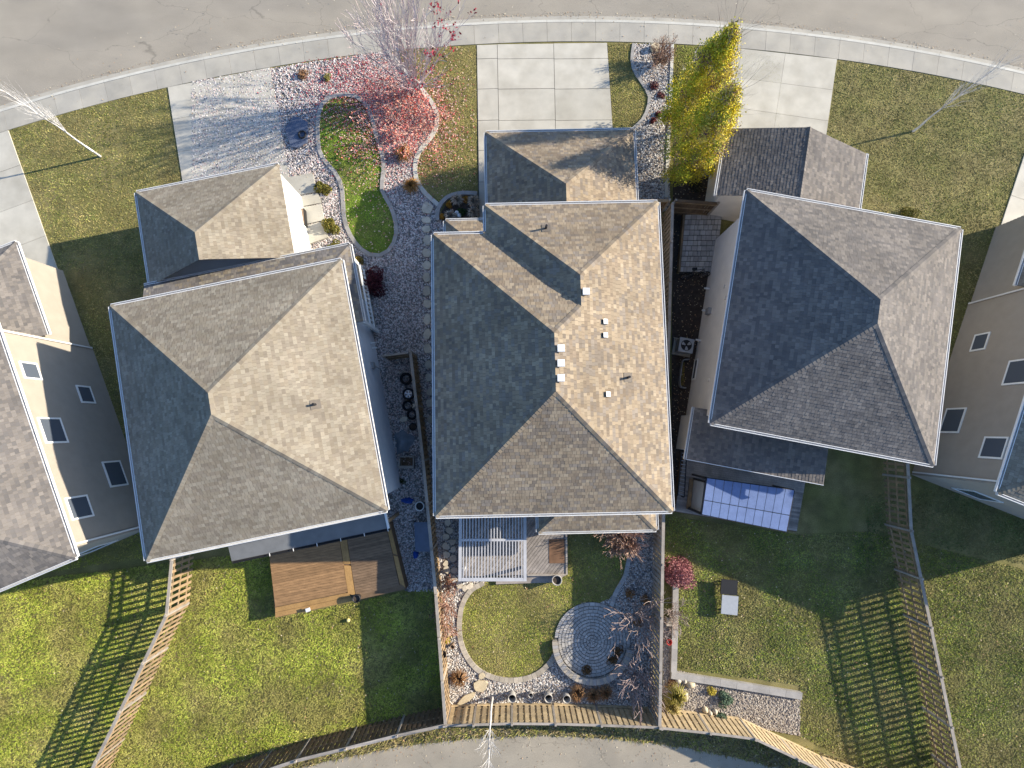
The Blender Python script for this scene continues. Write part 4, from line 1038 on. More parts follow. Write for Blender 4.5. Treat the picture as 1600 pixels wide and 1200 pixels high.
# ------------------------------------------------------------------ side yard clutter behind the board fence
def tyre(p, lab, wheel=False, r=.33):
    t = thing('tyre', p, lab, 'tyre', 'tyres stored along the board fence')
    MB().lathe([(r * .62, .02), (r * .92, 0), (r, .05), (r, .17), (r * .92, .22), (r * .62, .20), (r * .60, .11)], p, 28, False).put('tread', 'rubber', t, True)
    if wheel:
        MB().lathe([(r * .60, .10), (r * .63, .20), (r * .56, .205), (r * .54, .12)], p, 28, False).put('rim', 'alloy', t, True)
        sp_ = MB()
        for k in range(5):
            a = 2 * math.pi * k / 5 + .3
            for e in (-.13, .13):
                sp_.bar((p.x + .03 * math.cos(a), p.y + .03 * math.sin(a), p.z + .17), (p.x + r * .57 * math.cos(a + e), p.y + r * .57 * math.sin(a + e), p.z + .18), .045, .03)
        sp_.lathe([(.06, .15), (.06, .19), (.03, .195)], p, 12); sp_.put('spokes', 'alloy', t)
tyre(P(635, 592, .1), 'black tyre lying nearest the dark gate')
tyre(P(639, 616, .25), 'tyre with silver five spoke wheel by the board fence', True)
tyre(P(638, 634, 0), 'black tyre lying just below the silver wheel', r=.30)
tyre(P(644, 648, .0), 'black tyre lying beside the round pot', r=.29)
pot(P(647, 667, 0), .20, .35, 'round black pot with pale rim behind the board fence', 'black_plastic')
pot(P(658, 789, 0), .24, .5, 'white rimmed barrel beside the board fence', 'white_paint', soil='black_plastic')
# tarp thrown over a pile
tp = P(631, 690); t = MB(); rings = [(.02, .85, 0), (.25, .75, .12), (.5, .45, .3), (.78, .12, .5), (.95, .02, .62)]
vs = []; n = 18
for (rr, hh, ph) in rings:
    for i in range(n):
        a = 2 * math.pi * i / n; k = rr * (1 + .16 * math.sin(3 * a + 1) + .08 * math.sin(7 * a + ph * 5)) * .62
        vs.append((tp.x + k * math.cos(a) * .95, tp.y + k * math.sin(a) * 1.15, hh * .7 + .05 * math.sin(5 * a) * rr))
t.add(vs, [(j * n + i, j * n + (i + 1) % n, (j + 1) * n + (i + 1) % n, (j + 1) * n + i) for j in range(len(rings) - 1) for i in range(n)] + [tuple(range(n - 1, -1, -1))])
tag(t.put('tarpaulin', 'tarp_grey', None, True), 'crumpled grey tarpaulin over a pile by the board fence', 'tarpaulin')
wb = thing('wooden_box', P(637, 721), 'open wooden box below the grey tarpaulin', 'box')
c = P(637, 721)
for dx, dy, sx, sy in ((0, .28, .82, .06), (0, -.28, .82, .14), (-.38, 0, .06, .44), (.38, 0, .06, .44)):
    MB().box((c.x + dx, c.y + dy, .2), (sx, sy, .4)).put('side_board', 'fence_grey', wb)
MB().box((c.x, c.y, .04), (.69, .42, .04)).put('bottom_board', 'fence_dark', wb)
def heap(name, p, w, h, ht, m, lab, cat, seed=1, n=16):
    rs = random.Random(seed); vs = []; rings = ((.05, 1), (.4, .85), (.75, .5), (1, 0))
    for rr, hh in rings:
        for i in range(n):
            a = 2 * math.pi * i / n; k = rr * rs.uniform(.82, 1.15)
            vs.append((p.x + k * w / 2 * math.cos(a), p.y + k * h / 2 * math.sin(a), p.z + hh * ht * rs.uniform(.8, 1.1)))
    m_ = MB(); m_.add(vs, [(j * n + i, j * n + (i + 1) % n, (j + 1) * n + (i + 1) % n, (j + 1) * n + i) for j in range(3) for i in range(n)] + [tuple(range(n - 1, -1, -1))])
    return tag(m_.put(name, m, None, True), lab, cat)
heap('tarpaulin', P(637, 782), .75, .35, .3, 'tarp_blue', 'bright blue tarpaulin folded beyond the grey house corner', 'tarpaulin', 3)
heap('tarpaulin', P(1109, 267, .4), .75, .6, .5, 'tarp_blue', 'bright blue tarpaulin bundle beneath the yellow poplar', 'tarpaulin', 4)
heap('tarpaulin', P(650, 866), .35, .5, .15, 'tarp_blue', 'blue sheet crumpled below the slate coloured panel', 'tarpaulin', 6)
pn = thing('metal_panel', P(659, 838), 'slate blue metal panel leaning on the board fence', 'panel')
q = [P(647, 816, .55), P(671, 816, 1.0), P(673, 862, 1.0), P(649, 862, .55)]
m = MB(); m.add(q + [v - Vector((0, 0, .04)) for v in q], [(0, 3, 2, 1), (4, 5, 6, 7), (0, 1, 5, 4), (1, 2, 6, 5), (2, 3, 7, 6), (3, 0, 4, 7)]); m.put('sheet', 'slate_panel', pn)
for v in q: MB().bar((v.x, v.y, 0), (v.x, v.y, v.z - .05), .05, .05).put('leg', 'dark_metal', pn)
for (x, y, w, h, s, lab) in ((632, 655, 12, 9, 1, 'flat grey stone beside the stacked tyres'), (647, 634, 8, 6, 2, 'small tan stone by the silver wheel tyre'), (666, 700, 9, 14, 3, 'dark stone against the board fence')):
    o = slab_stone(None, P(x, y), w / 28, h / 28, .4 * s, 'flagstone', 7, 0, .2, 'rock'); tag(o, lab, 'rock', 'loose rocks in the side yard')

# ------------------------------------------------------------------ yard of the cream house
pa = thing('paver_landing', P(1098, 380), 'raised blue grey paver landing with timber edge beside the cream wall', 'patio')
def lp(u, v, z=.3):
    a = lerp2(P2(1071, 335, z), P2(1128, 335, z), u); b = lerp2(P2(1063, 425, z), P2(1119, 425, z), u); return lerp2(a, b, v)
MB().prism([lp(0, 0), lp(1, 0), lp(1, 1), lp(0, 1)], 0, .27).put('landing_base', 'joint', pa)
MB().prism([lp(-.06, 0), lp(-.005, 0), lp(-.005, 1), lp(-.06, 1)], 0, .33).put('timber_edge', 'fence_wood', pa)
for j in range(11):
    cuts = [0.0]
    while cuts[-1] < 1: cuts.append(cuts[-1] + random.choice((.09, .125, .16)))
    cuts[-1] = 1.0
    if cuts[-1] - cuts[-2] < .05: cuts.pop(-2)
    for i in range(len(cuts) - 1):
        e = .006; u0, u1 = cuts[i] + e, cuts[i + 1] - e; v0, v1 = j / 11 + e, (j + 1) / 11 - e
        MB().prism([lp(u0, v0), lp(u1, v0), lp(u1, v1), lp(u0, v1)], .25, .30 + random.uniform(-.006, .006)).put('paver', 'paver', pa)
# air conditioner
ac = thing('air_conditioner', P(1075, 540), 'pale grey air conditioner unit against the cream wall', 'air conditioner')
c = P(1072.5, 539.5, .75); an = R(-10.7); s = .78
MB().box((c.x, c.y, .40), (s - .02, s - .02, .66), an).put('casing', 'grey_plastic', ac)
tp_ = MB(); n = 24; inner = .30; vs = []
for i in range(n):
    a = 2 * math.pi * i / n; vs.append((c.x + inner * math.cos(a), c.y + inner * math.sin(a), .76))
for i in range(n):
    a = 2 * math.pi * i / n; k = (s / 2) / max(abs(math.cos(a)), abs(math.sin(a))); x, y = k * math.cos(a), k * math.sin(a)
    vs.append((c.x + x * math.cos(an) - y * math.sin(an), c.y + x * math.sin(an) + y * math.cos(an), .75))
tp_.add(vs, [(i, (i + 1) % n, n + (i + 1) % n, n + i) for i in range(n)]); tp_.put('top_cover', 'screen_grey', ac)
MB().lathe([(.001, .735), (inner, .735)], (c.x, c.y, 0), 20, False).put('fan_well', 'black_plastic', ac)
for k in range(3):
    a = 2 * math.pi * k / 3 + .5; b_ = MB(); q = lambda r, aa, z: (c.x + r * math.cos(aa), c.y + r * math.sin(aa), z)
    b_.add([q(.04, a - .5, .745), q(.26, a - .38, .742), q(.27, a + .1, .752), q(.24, a + .38, .758), q(.04, a + .5, .755)], [(0, 1, 2, 3, 4)]); b_.put('fan_blade', 'galvanised', ac)
MB().lathe([(.06, .74), (.06, .77), (.03, .775)], (c.x, c.y, 0), 12).put('fan_hub', 'black_plastic', ac)
MB().box((c.x, c.y, .03), (1.0, .95, .06), an).put('base_slab', 'concrete_walk', ac)
# window well: a galvanised half ring in front of the basement window
ww = thing('window_well', P(1070, 584), 'rounded galvanised window well below the air conditioner', 'window well')
path = smooth_open([P2(1074.5, 563), P2(1066, 564), P2(1063.5, 572), P2(1062, 585), P2(1060.5, 596), P2(1062, 604), P2(1069.5, 606)], 4)
m = MB(); n = len(path)
cen = Vector(P2(1069, 584)); vs = []
for q_ in path:
    d = (Vector(q_) - cen).normalized(); o2 = Vector(q_) + d * .05
    vs += [(q_[0], q_[1], .3), (o2.x, o2.y, .3), (q_[0], q_[1], 0), (o2.x, o2.y, 0)]
m.add(vs, [f for i in range(n - 1) for f in ((i * 4, i * 4 + 1, i * 4 + 5, i * 4 + 4), (i * 4 + 1, i * 4 + 3, i * 4 + 7, i * 4 + 5), (i * 4, i * 4 + 4, i * 4 + 6, i * 4 + 2))])
m.put('well_ring', 'galvanised', ww)
put('fallen_leaves', leaves(np.array([(*P2(RNG.uniform(1063, 1069), RNG.uniform(566, 602)), .03) for _ in range(260)]), .08, [(.22, .17, .03), (.14, .12, .03), (.20, .12, .05)], flat=True), 'leaf', ww)['kind'] = 'stuff'
# bicycle leaning at the end of the landing
def bicycle(c, ang, lab):
    t = thing('bicycle', c, lab, 'bicycle'); d = Vector((math.cos(ang), math.sin(ang), 0)); s_ = Vector((-d.y, d.x, 0)); lean = s_ * .30
    def q(x, z, y=0): return c + d * x + Vector((0, 0, z)) + lean * z + s_ * y
    ax = (s_ - Vector((0, 0, .30))).normalized()
    for x in (-.5, .5):
        w = MB().torus(q(x, .34), .31, .024, 26, 6, ax).put('wheel', 'rubber', t)
        sk = MB()
        for k in range(12):
            a = 2 * math.pi * k / 12; up = (Vector((0, 0, 1)) + lean).normalized(); e = q(x, .34) + d * (.3 * math.cos(a)) + up * (.3 * math.sin(a)); sk.tube(q(x, .34), e, .004, n=4)
        sk.put('spokes', 'galvanised', w)
    f = MB()
    for a, b in (((-.5, .34), (-.12, .34)), ((-.5, .34), (-.18, .85)), ((-.12, .34), (-.2, .92)), ((-.12, .34), (.33, .82)), ((-.18, .82), (.30, .90)), ((.30, .98), (.5, .34))): f.tube(q(*a), q(*b), .018, n=6)
    f.put('frame', 'dark_metal', t)
    MB().tube(q(.30, 1.0, -.28), q(.30, 1.0, .28), .014, n=6).put('handlebar', 'galvanised', t)
    MB().box(q(-.22, .95), (.26, .14, .06), ang).put('saddle', 'black_plastic', t)
    MB().torus(q(-.12, .34, .05), .09, .01, 14, 5, ax).put('chainring', 'galvanised', t)
bicycle(P(1083, 436), R(4), 'dark bicycle leaning at the end of the paver landing')
# grey deck, ladder, gazebo
NZ = .55
nd = thing('neighbour_deck', P(1090, 770), 'grey board deck behind the cream house', 'deck')
def np_(x, y): return P2(x, y, NZ)
MB().prism([np_(1068, 716), np_(1260, 742), np_(1245, 832), np_(1054, 800)], 0, NZ - .045).put('deck_frame', 'fence_dark', nd)
board_strip(np_(1068, 718), np_(1260, 744), np_(1245, 830), np_(1055, 799), 26, 'deck_grey', NZ, 'deck_board', nd)
ld = thing('ladder', P(1066, 740), 'dark aluminium ladder hung flat along the grey deck edge', 'ladder')
a0, a1, b0, b1 = P(1065, 705, .95), P(1073, 706, .95), P(1059, 774, .95), P(1069, 777, .95)
for u, v in ((a0, b0), (a1, b1)): MB().bar(u, v, .045, .07).put('side_rail', 'dark_metal', ld)
for k in range(12):
    t = (k + .5) / 12; MB().bar(a0.lerp(b0, t), a1.lerp(b1, t), .035, .03).put('rung', 'galvanised', ld)
for u in (a0, a1, b0, b1): MB().box((u.x, u.y, (NZ + .91) / 2), (.05, .05, .91 - NZ)).put('bracket', 'dark_metal', ld)
gz_ = thing('gazebo', P(1130, 780), 'hardtop gazebo with blue translucent roof panels on the grey deck', 'gazebo')
gzz = 2.5
def gp_(x, y, z=gzz): return P(x, y, z)
A, B, C_, D_ = gp_(1104, 747), gp_(1240, 766), gp_(1228, 830), gp_(1096, 803)
for u, v in ((A, B), (B, C_), (C_, D_), (D_, A)): MB().bar(u, v, .08, .1).put('roof_frame', 'dark_metal', gz_)
for k in range(10):
    for j in range(2):
        u0, u1 = (k + .03) / 10, (k + .97) / 10; v0, v1 = ((0, .60), (.62, 1))[j]
        def Q(u, v): return A.lerp(B, u).lerp(D_.lerp(C_, u), v) + Vector((0, 0, .07 + .05 * (1 - j) * 0))
        q = [Q(u0, v0), Q(u1, v0), Q(u1, v1), Q(u0, v1)]
        m = MB(); m.add(q + [w - Vector((0, 0, .02)) for w in q], [(0, 3, 2, 1), (4, 5, 6, 7), (0, 1, 5, 4), (1, 2, 6, 5), (2, 3, 7, 6), (3, 0, 4, 7)]); m.put('roof_panel', 'panel_blue', gz_)
for u in (A, B, C_, D_): MB().box((u.x, u.y, (NZ + gzz - .06) / 2), (.09, .09, gzz - .06 - NZ)).put('post', 'dark_metal', gz_)
sc_ = thing('privacy_screen', P(1092, 775, NZ), 'tall grey privacy screen with brown post beside the blue gazebo', 'screen')
s0, s1 = P(1083, 748, NZ), P(1078, 795, NZ)
e_ = Vector((.05, 0, 0))
m = MB(); m.bar(s0 + e_ + Vector((0, 0, .75)), s1 + e_ + Vector((0, 0, .75)), .04, 1.45); m.put('screen_panel', 'screen_grey', sc_)
for v in (s0, s1): MB().box((v.x + .05, v.y, NZ + .78), (.09, .09, 1.56)).put('post', 'dark_metal', sc_)
MB().bar(s0 + Vector((-.10, 0, .04)), s1 + Vector((-.10, 0, .04)), .2, .08).put('bottom_board', 'fence_wood', sc_)
# grill on the far lawn
bq = thing('patio_table', P(1129, 930), 'pale low patio table with dark seat end on the far lawn', 'table')
c = P(1134, 930)
MB().box((c.x, c.y + .55, .45), (.85, .75, .06), -.1).put('seat', 'black_plastic', bq)
MB().box((c.x, c.y - .35, .45), (.85, .95, .06), -.1).put('table_top', 'screen_grey', bq)
for dx in (-.32, .32):
    for dy in (-.7, .75): MB().box((c.x + dx, c.y + dy, .21), (.06, .06, .42)).put('leg', 'dark_metal', bq)
# bits by the side fence
o = thing('garden_bench', P(1048, 966), 'small weathered timber bench by the side fence', 'bench')
c = P(1047, 968)
for k in range(3): MB().box((c.x, c.y - .14 + .15 * k, .35), (.6, .12, .04)).put('slat', 'fence_grey', o)
for dx in (-.25, .25): MB().box((c.x + dx, c.y, .165), (.06, .36, .325)).put('leg', 'fence_grey', o)
o = MB().lathe([(.10, 0), (.14, .22), (.15, .24), (.13, .24), (.1, .05)], P(1044, 1001), 16, False).put('bucket', 'red_plastic'); tag(o, 'red plastic bucket between the side fence and block edging', 'bucket')
for i, (x, y, w, h, lab) in enumerate(((1059, 1062, 10, 8, 'white boulder touching the block edging'), (1068, 1062, 8, 9, 'pinkish boulder beside the white one'), (1078, 1068, 14, 11, 'largest tan boulder in the gravel bed'),
        (1101, 1108, 8, 8, 'tan boulder near the juniper'), (1108, 1112, 7, 7, 'brown boulder between juniper and back fence'), (1116, 1110, 7, 8, 'pale boulder against the juniper'), (1070, 1087, 9, 13, 'grey flat boulder in the middle of the gravel bed'))):
    p = P(x, y); rs = random.Random(50 + i); n = 9; vs = []
    for rr, hh in ((1, 0), (1.02, .45), (.7, .85), (.2, 1)):
        for k in range(n):
            a = 2 * math.pi * k / n; q_ = rr * rs.uniform(.85, 1.12); vs.append((p.x + q_ * w / 54 * math.cos(a), p.y + q_ * h / 54 * math.sin(a), hh * .26 * rs.uniform(.9, 1.1)))
    m = MB(); m.add(vs, [(j * n + k, j * n + (k + 1) % n, (j + 1) * n + (k + 1) % n, (j + 1) * n + k) for j in range(3) for k in range(n)] + [tuple(range(3 * n, 4 * n))])
    tag(m.put('boulder', 'sandstone' if i in (2, 3) else 'flagstone', None, True), lab, 'boulder', 'boulders in the gravel bed')
o = slab_stone(None, P(1022, 78), .45, .38, .3, 'sandstone', 8, 0, .3, 'boulder'); tag(o, 'pale pink boulder behind the russet shrub near the sidewalk', 'boulder', 'boulders in the gravel bed')

# front steps of the grey house
st = tag(put('front_walk', None, None, None, P(485, 330)), 'pale concrete walk slabs beside the round shrubs', 'path', kind='structure')
for i, q in enumerate((((440, 280), (490, 271), (495, 301), (440, 311)), ((440, 313), (498, 303), (503, 318), (440, 330)), ((440, 332), (503, 320), (508, 345), (440, 360)), ((440, 362), (508, 347), (514, 372), (440, 398)))):
    MB().prism([P2(*v) for v in q], 0, .10 + .012 * i).put('walk_slab', 'concrete', st)
pb = thing('planter_box', P(473, 343), 'dark oblong planter box on the concrete walk', 'planter'); c = P(474, 343, .15)
MB().box((c.x, c.y, .33), (.42, .95, .36), .12).put('box_body', 'black_plastic', pb)
MB().box((c.x, c.y, .52), (.34, .87, .03), .12).put('potting_soil', 'terracotta', pb)
dn = thing('stone_bowl', P(468, 205), 'dark slate rock with round bowl at the edge of the river rock', 'bowl')
slab_stone(dn, P(466, 208), 1.2, 1.7, 0, 'slate_panel', 9, 0, .16, 'pond_rock'); MB().torus(P(472, 210, .22), .2, .05, 20, 6).put('bowl_rim', 'black_plastic', dn)

# ------------------------------------------------------------------ plants
def shrub(p, r, h, cols, label, n=900, leaf=.07, w=None, name='shrub', group='shrubs in the beds', bark=((.16, .11, .08),), cat='shrub', lumps=9, seed=1):
    """a bush: stems and many leaves grouped in uneven clumps"""
    rs = np.random.default_rng(seed); t = thing(name, p, label, cat, group)
    cen = rs.normal(0, 1, (lumps, 3)); cen /= np.linalg.norm(cen, axis=1, keepdims=True); cen *= rs.uniform(.2, .68, (lumps, 1)); cen[:, 2] = np.abs(cen[:, 2]) * .9
    n = int(n * 1.7); k = rs.integers(0, lumps, n); q = rs.normal(0, 1, (n, 3)); q /= np.linalg.norm(q, axis=1, keepdims=True); q *= rs.uniform(.6, 1, (n, 1)) ** .5 * rs.uniform(.30, .46, (lumps, 1))[k]
    c = cen[k] + q; c[:, 2] = np.clip(c[:, 2], .02, None)
    c = np.array(tuple(p)) + c * np.array((r, r, h)) / .95
    put('foliage', leaves(c, leaf, cols, w, jit=.3), 'leaf', t)
    segs = [(p, Vector(p) + Vector((cen[i][0] * r, cen[i][1] * r, max(.1, cen[i][2]) * h)), .018, .006) for i in range(lumps)]
    put('stems', sticks(segs, bark), 'bark', t)
    return t
def bare_shrub(p, h, spread, label, seed, cols, leafcols=None, nleaf=0, stems=9, depth=2, r=.02, name='bare_shrub', cat='shrub', group='leafless shrubs', leaf=.06, kids=2, up=.06):
    rs = random.Random(seed); t = thing(name, p, label, cat, group); segs, tips = [], []
    for k in range(stems):
        a = 2 * math.pi * k / stems + rs.uniform(-.3, .3); d = Vector((math.cos(a) * spread, math.sin(a) * spread, 1)) * rs.uniform(.7, 1)
        grow(segs, tips, p, d, h * .5 * rs.uniform(.7, 1.1), r, depth, rs, up, .5, kids, .12, .68)
    segs = [(a_, b_, max(r_, .011), max(q_, .008)) for a_, b_, r_, q_ in segs]
    put('stems', sticks(segs, cols), 'bark', t)
    if nleaf:
        tp = np.array([tuple(rs.choice(tips)) for _ in range(nleaf)]) + RNG.normal(0, .05, (nleaf, 3))
        put('foliage', leaves(tp, leaf, leafcols), 'leaf', t)
    return t
def blades_clump(p, r, h, cols, label, n=220, name='ornamental_grass', lean=1.2, group='tufts of ornamental grass', cat='grass clump', w=.012, seed=2):
    rs = np.random.default_rng(seed); t = thing(name, p, label, cat, group)
    a = rs.uniform(0, 6.283, n); rr = r * rs.uniform(0, .35, n); l = r * rs.uniform(.3, 1.0, n) * lean; hh = h * rs.uniform(.5, 1.1, n)
    dx, dy = np.cos(a), np.sin(a); b = np.stack([p.x + dx * rr, p.y + dy * rr, np.full(n, p.z)], 1); m_ = b + np.stack([dx * l * .5, dy * l * .5, hh], 1); e = b + np.stack([dx * l, dy * l, hh * .75], 1)
    s_ = np.stack([-dy * w, dx * w, np.zeros(n)], 1)
    V = np.stack([b - s_, b + s_, m_ + s_, m_ - s_, e + s_ * .3, e - s_ * .3], 1).reshape(-1, 3)
    f = np.array([(0, 1, 2, 3), (3, 2, 4, 5)]); Fc = (f[None] + (np.arange(n) * 6)[:, None, None]).reshape(-1, 4)
    put('blades', np_mesh('blades', V, Fc, np.repeat(palette(n, cols, None, .25), 2, 0)), 'leaf', t)
    return t
BALL = [(.13, .13, .02), (.19, .16, .03), (.085, .10, .018), (.25, .20, .05)]
shrub(P(505, 296), .52, .7, BALL, 'yellow green ball shrub nearest the pond rock', 1500, .085, seed=3)
shrub(P(518, 353), .58, .75, BALL, 'yellow green ball shrub beside the concrete walk', 1700, .085, seed=4)
shrub(P(523, 388), .5, .6, BALL, 'yellow green ball shrub half under the porch roof', 1100, .085, seed=5)
shrub(P(560, 412), .55, .5, [(.14, .13, .02), (.30, .20, .03), (.34, .20, .05), (.09, .10, .02)], 'low green and orange shrub by the porch railing', 900, .06, seed=6)
shrub(P(590, 444), .92, 1.3, [(.10, .022, .03), (.07, .016, .025), (.14, .03, .035), (.05, .015, .02)], 'dark maroon shrub by the white porch railing', 3000, .085, seed=7, lumps=14)
shrub(P(475, 118), .45, .5, [(.24, .13, .06), (.30, .17, .09), (.18, .10, .05)], 'rust coloured shrub at the corner of the river rock', 700, .06, seed=8)
shrub(P(512, 124), .32, .35, [(.26, .24, .06), (.18, .19, .05), (.32, .27, .10)], 'small yellow shrub in the pink river rock', 500, .06, seed=9)
blades_clump(P(632, 244), .42, .5, [(.28, .13, .04), (.20, .10, .04), (.34, .18, .06)], 'orange brown grass clump nearest the red leaf drift', 320, seed=10)
blades_clump(P(644, 294), .42, .5, [(.32, .16, .04), (.24, .12, .04), (.38, .21, .07)], 'orange brown grass clump by the wavy edging', 320, seed=11)
# mum bed by the porch
bed('soil_bed', px((688, 345), (690, 330), (698, 318), (712, 310), (745, 308), (746, 350), (690, 352)), 'soil', .016)
MUM = [(.42, .20, .025), (.34, .15, .02), (.48, .25, .04)]
for i, (x, y, lab) in enumerate(((701, 321, 'orange mum between its two neighbours in the porch bed'), (727, 313, 'orange mum at the top of the porch bed'), (692, 340, 'orange mum at the corner of the porch roof'))):
    shrub(P(x, y), .26, .34, MUM, lab, 700, .045, name='chrysanthemum', group='orange mums in the porch bed', cat='flower', seed=20 + i)
GREYT = [(.34, .28, .21), (.26, .21, .16), (.40, .34, .27)]
for i, (x, y, lab) in enumerate(((741, 317, 'dry tan plant beside the driveway walk'), (741, 334, 'dry tan plant nearest the garage roof'), (715, 315, 'small dry tan plant between the orange mums'), (705, 340, 'dry tan plant beside the white pumpkins'))):
    blades_clump(P(x, y), .30, .35, GREYT, lab, 240, group='dry tan plants in the porch bed', w=.016, seed=30 + i)
shrub(P(722, 331), .38, .3, [(.03, .06, .015), (.022, .045, .012), (.045, .075, .02)], 'dark green low shrub in the porch bed', 800, .06, seed=35)
for i, (x, y, lab) in enumerate(((710, 337, 'white pumpkin nearest the dry plants'), (714, 333.5, 'white pumpkin at the top of the three'), (718, 337.5, 'white pumpkin nearest the dark shrub'))):
    p = P(x, y, .03); vs = []; n = 18; m = MB()
    for j in range(7):
        ph = math.pi * j / 6
        for k in range(n):
            a = 2 * math.pi * k / n; rr = (.012 + .115 * math.sin(ph)) * (1 + .07 * math.cos(6 * a)); vs.append((p.x + rr * math.cos(a), p.y + rr * math.sin(a), p.z + .09 - .085 * math.cos(ph)))
    m.add(vs, [(j * n + k, j * n + (k + 1) % n, (j + 1) * n + (k + 1) % n, (j + 1) * n + k) for j in range(6) for k in range(n)])
    t = thing('pumpkin', p, lab, 'pumpkin', 'white pumpkins in the porch bed'); m.put('fruit', 'white_paint', t, True); MB().tube((p.x, p.y, p.z + .16), (p.x + .01, p.y, p.z + .21), .012, .01, 6).put('stalk', 'fence_dark', t)
# rock bed right of the driveway
bare_shrub(P(1028, 99), 1.5, .55, 'russet leafless shrub by the sidewalk corner', 41, [(.26, .17, .13), (.32, .21, .16), (.20, .13, .10)], [(.30, .18, .11), (.24, .14, .10), (.34, .22, .14)], 2600, 22, 2, .012, leaf=.05)
MAR = [(.13, .025, .03), (.09, .02, .025), (.20, .05, .05), (.28, .12, .10)]
for i, (x, y, r, lab) in enumerate(((1022, 135, .36, 'larger maroon plant below the russet shrub'), (1032, 150, .30, 'maroon plant beside the concrete strip'), (1028, 180, .28, 'maroon plant nearest the yellow poplars'), (1019, 189, .24, 'small maroon plant at the tip of the lawn curve'))):
    shrub(P(x, y), r, r * 1.1, MAR, lab, 420, .07, seed=50 + i, group='maroon plants in the rock bed')
# rear yard
shrub(P(1055, 892), 1.08, 2.0, [(.22, .07, .075), (.16, .05, .06), (.30, .11, .11), (.36, .17, .16)], 'wine red bushy shrub beyond the side fence', 4600, .08, seed=60, lumps=18)
bare_shrub(P(966, 836), 2.0, .7, 'pinkish brown leafless shrub under the rear roof edge', 61, [(.46, .31, .23), (.38, .24, .18), (.52, .38, .30)], None, 0, 40, 2, .014, kids=3)
bare_shrub(P(993, 958), 2.7, .62, 'large bare shrub with pale branches beside the patio', 62, [(.36, .27, .23), (.28, .20, .17), (.44, .35, .31)], [(.38, .19, .06), (.32, .16, .06)], 90, 15, 2, .022, kids=2, up=.04)
bare_shrub(P(992, 1052), 2.5, .62, 'bare shrub with pale branches in the corner of the back fence', 63, [(.36, .27, .24), (.28, .20, .18), (.42, .33, .30)], None, 0, 14, 2, .022, kids=2, up=.04)
bare_shrub(P(1046, 955), 1.6, .5, 'thin bare shrub beyond the side fence by the bench', 64, [(.34, .27, .23), (.40, .33, .29)], None, 0, 12, 2, .010, kids=2)
for i, (x, y, lab) in enumerate(((982, 928, 'orange leaved low plant by the shaded lawn edge'), (1007, 938, 'orange leaved low plant against the side fence'), (998, 972, 'orange leaved low plant beneath the pale branches'))):
    shrub(P(x, y), .34, .45, [(.40, .20, .06), (.32, .16, .06), (.24, .13, .06)], lab, 260, .07, seed=70 + i, group='orange leaved plants by the patio')
bare_shrub(P(703, 908), 1.3, .55, 'reddish stemmed shrub at the end of the flagstones', 65, [(.32, .16, .11), (.26, .13, .09)], [(.34, .17, .08)], 160, 12, 2, .010)
bare_shrub(P(699, 945), 1.6, .5, 'tall reddish shrub leaning over the board fence', 66, [(.36, .20, .15), (.42, .27, .20), (.28, .15, .11)], [(.36, .20, .10)], 120, 16, 2, .010)
bare_shrub(P(700, 975), 1.5, .5, 'lower reddish shrub at the board fence near the small pot', 67, [(.36, .20, .15), (.42, .27, .20)], [(.40, .34, .06), (.42, .28, .08)], 120, 12, 2, .010)
shrub(P(699, 998), .28, .5, [(.45, .36, .05), (.36, .28, .04)], 'yellow leaved plant beside the hung fence planter', 260, .06, seed=80)
for i, (x, y, lab) in enumerate(((718, 1056, 'rust brown dried plant by the corner of the board fence'), (902, 1078, 'rust brown dried plant beside the last pot'), (926, 1082, 'small brown dried plant below the seat wall'), (944, 1078, 'smaller brown dried plant below the seat wall'))):
    blades_clump(P(x, y), .40 - .06 * (i > 1), .4, [(.24, .12, .05), (.30, .17, .08), (.17, .10, .05)], lab, 260, group='dried brown plants in the rear rock bed', seed=90 + i)
# dry plants on the patio rim
for i, (x, y, lab) in enumerate(((918, 1047, 'dried brown clump at the lower rim of the patio'), (957, 1032, 'dried brown clump at the side rim of the patio'), (966, 1018, 'small dried brown clump higher on the patio rim'))):
    shrub(P(x, y, .08), .36, .22, [(.16, .085, .03), (.22, .12, .05), (.12, .07, .03)], lab, 420, .06, seed=95 + i, group='dried clumps on the patio rim')
# boulder bed plants
blades_clump(P(1053, 1082), .5, .6, [(.26, .22, .04), (.20, .19, .03), (.30, .24, .08)], 'yellow green grass clump at the side fence corner', 420, seed=100)
blades_clump(P(1046, 1100), .45, .5, [(.40, .33, .12), (.34, .27, .10)], 'straw yellow grass clump against the back fence', 260, seed=101)
shrub(P(1047, 1068), .42, .5, [(.24, .13, .06), (.32, .19, .10), (.18, .10, .05)], 'brown leaved shrub beside the yellow grass clump', 420, .06, seed=102)
shrub(P(1110, 1078), .36, .4, [(.50, .40, .05), (.42, .33, .05), (.34, .30, .06)], 'bright yellow low shrub below the block edging', 600, .06, seed=103)
JUN = [(.10, .16, .10), (.14, .20, .13), (.07, .12, .07), (.18, .23, .14)]
shrub(P(1131, 1092), .5, .5, JUN, 'blue green juniper beside the yellow shrub', 900, .08, seed=104)
shrub(P(1126, 1122), .5, .45, JUN, 'blue green juniper against the back fence', 900, .08, seed=105)
shrub(P(626, 752), .3, .4, [(.05, .07, .02), (.08, .09, .03)], 'dark green shrub at the corner of the grey wall', 400, .06, seed=106)
shrub(P(1085, 290), .7, .3, [(.03, .035, .02), (.05, .05, .025), (.02, .025, .015), (.16, .15, .10)], 'dark low ground plant behind the cross fence', 900, .05, seed=107)

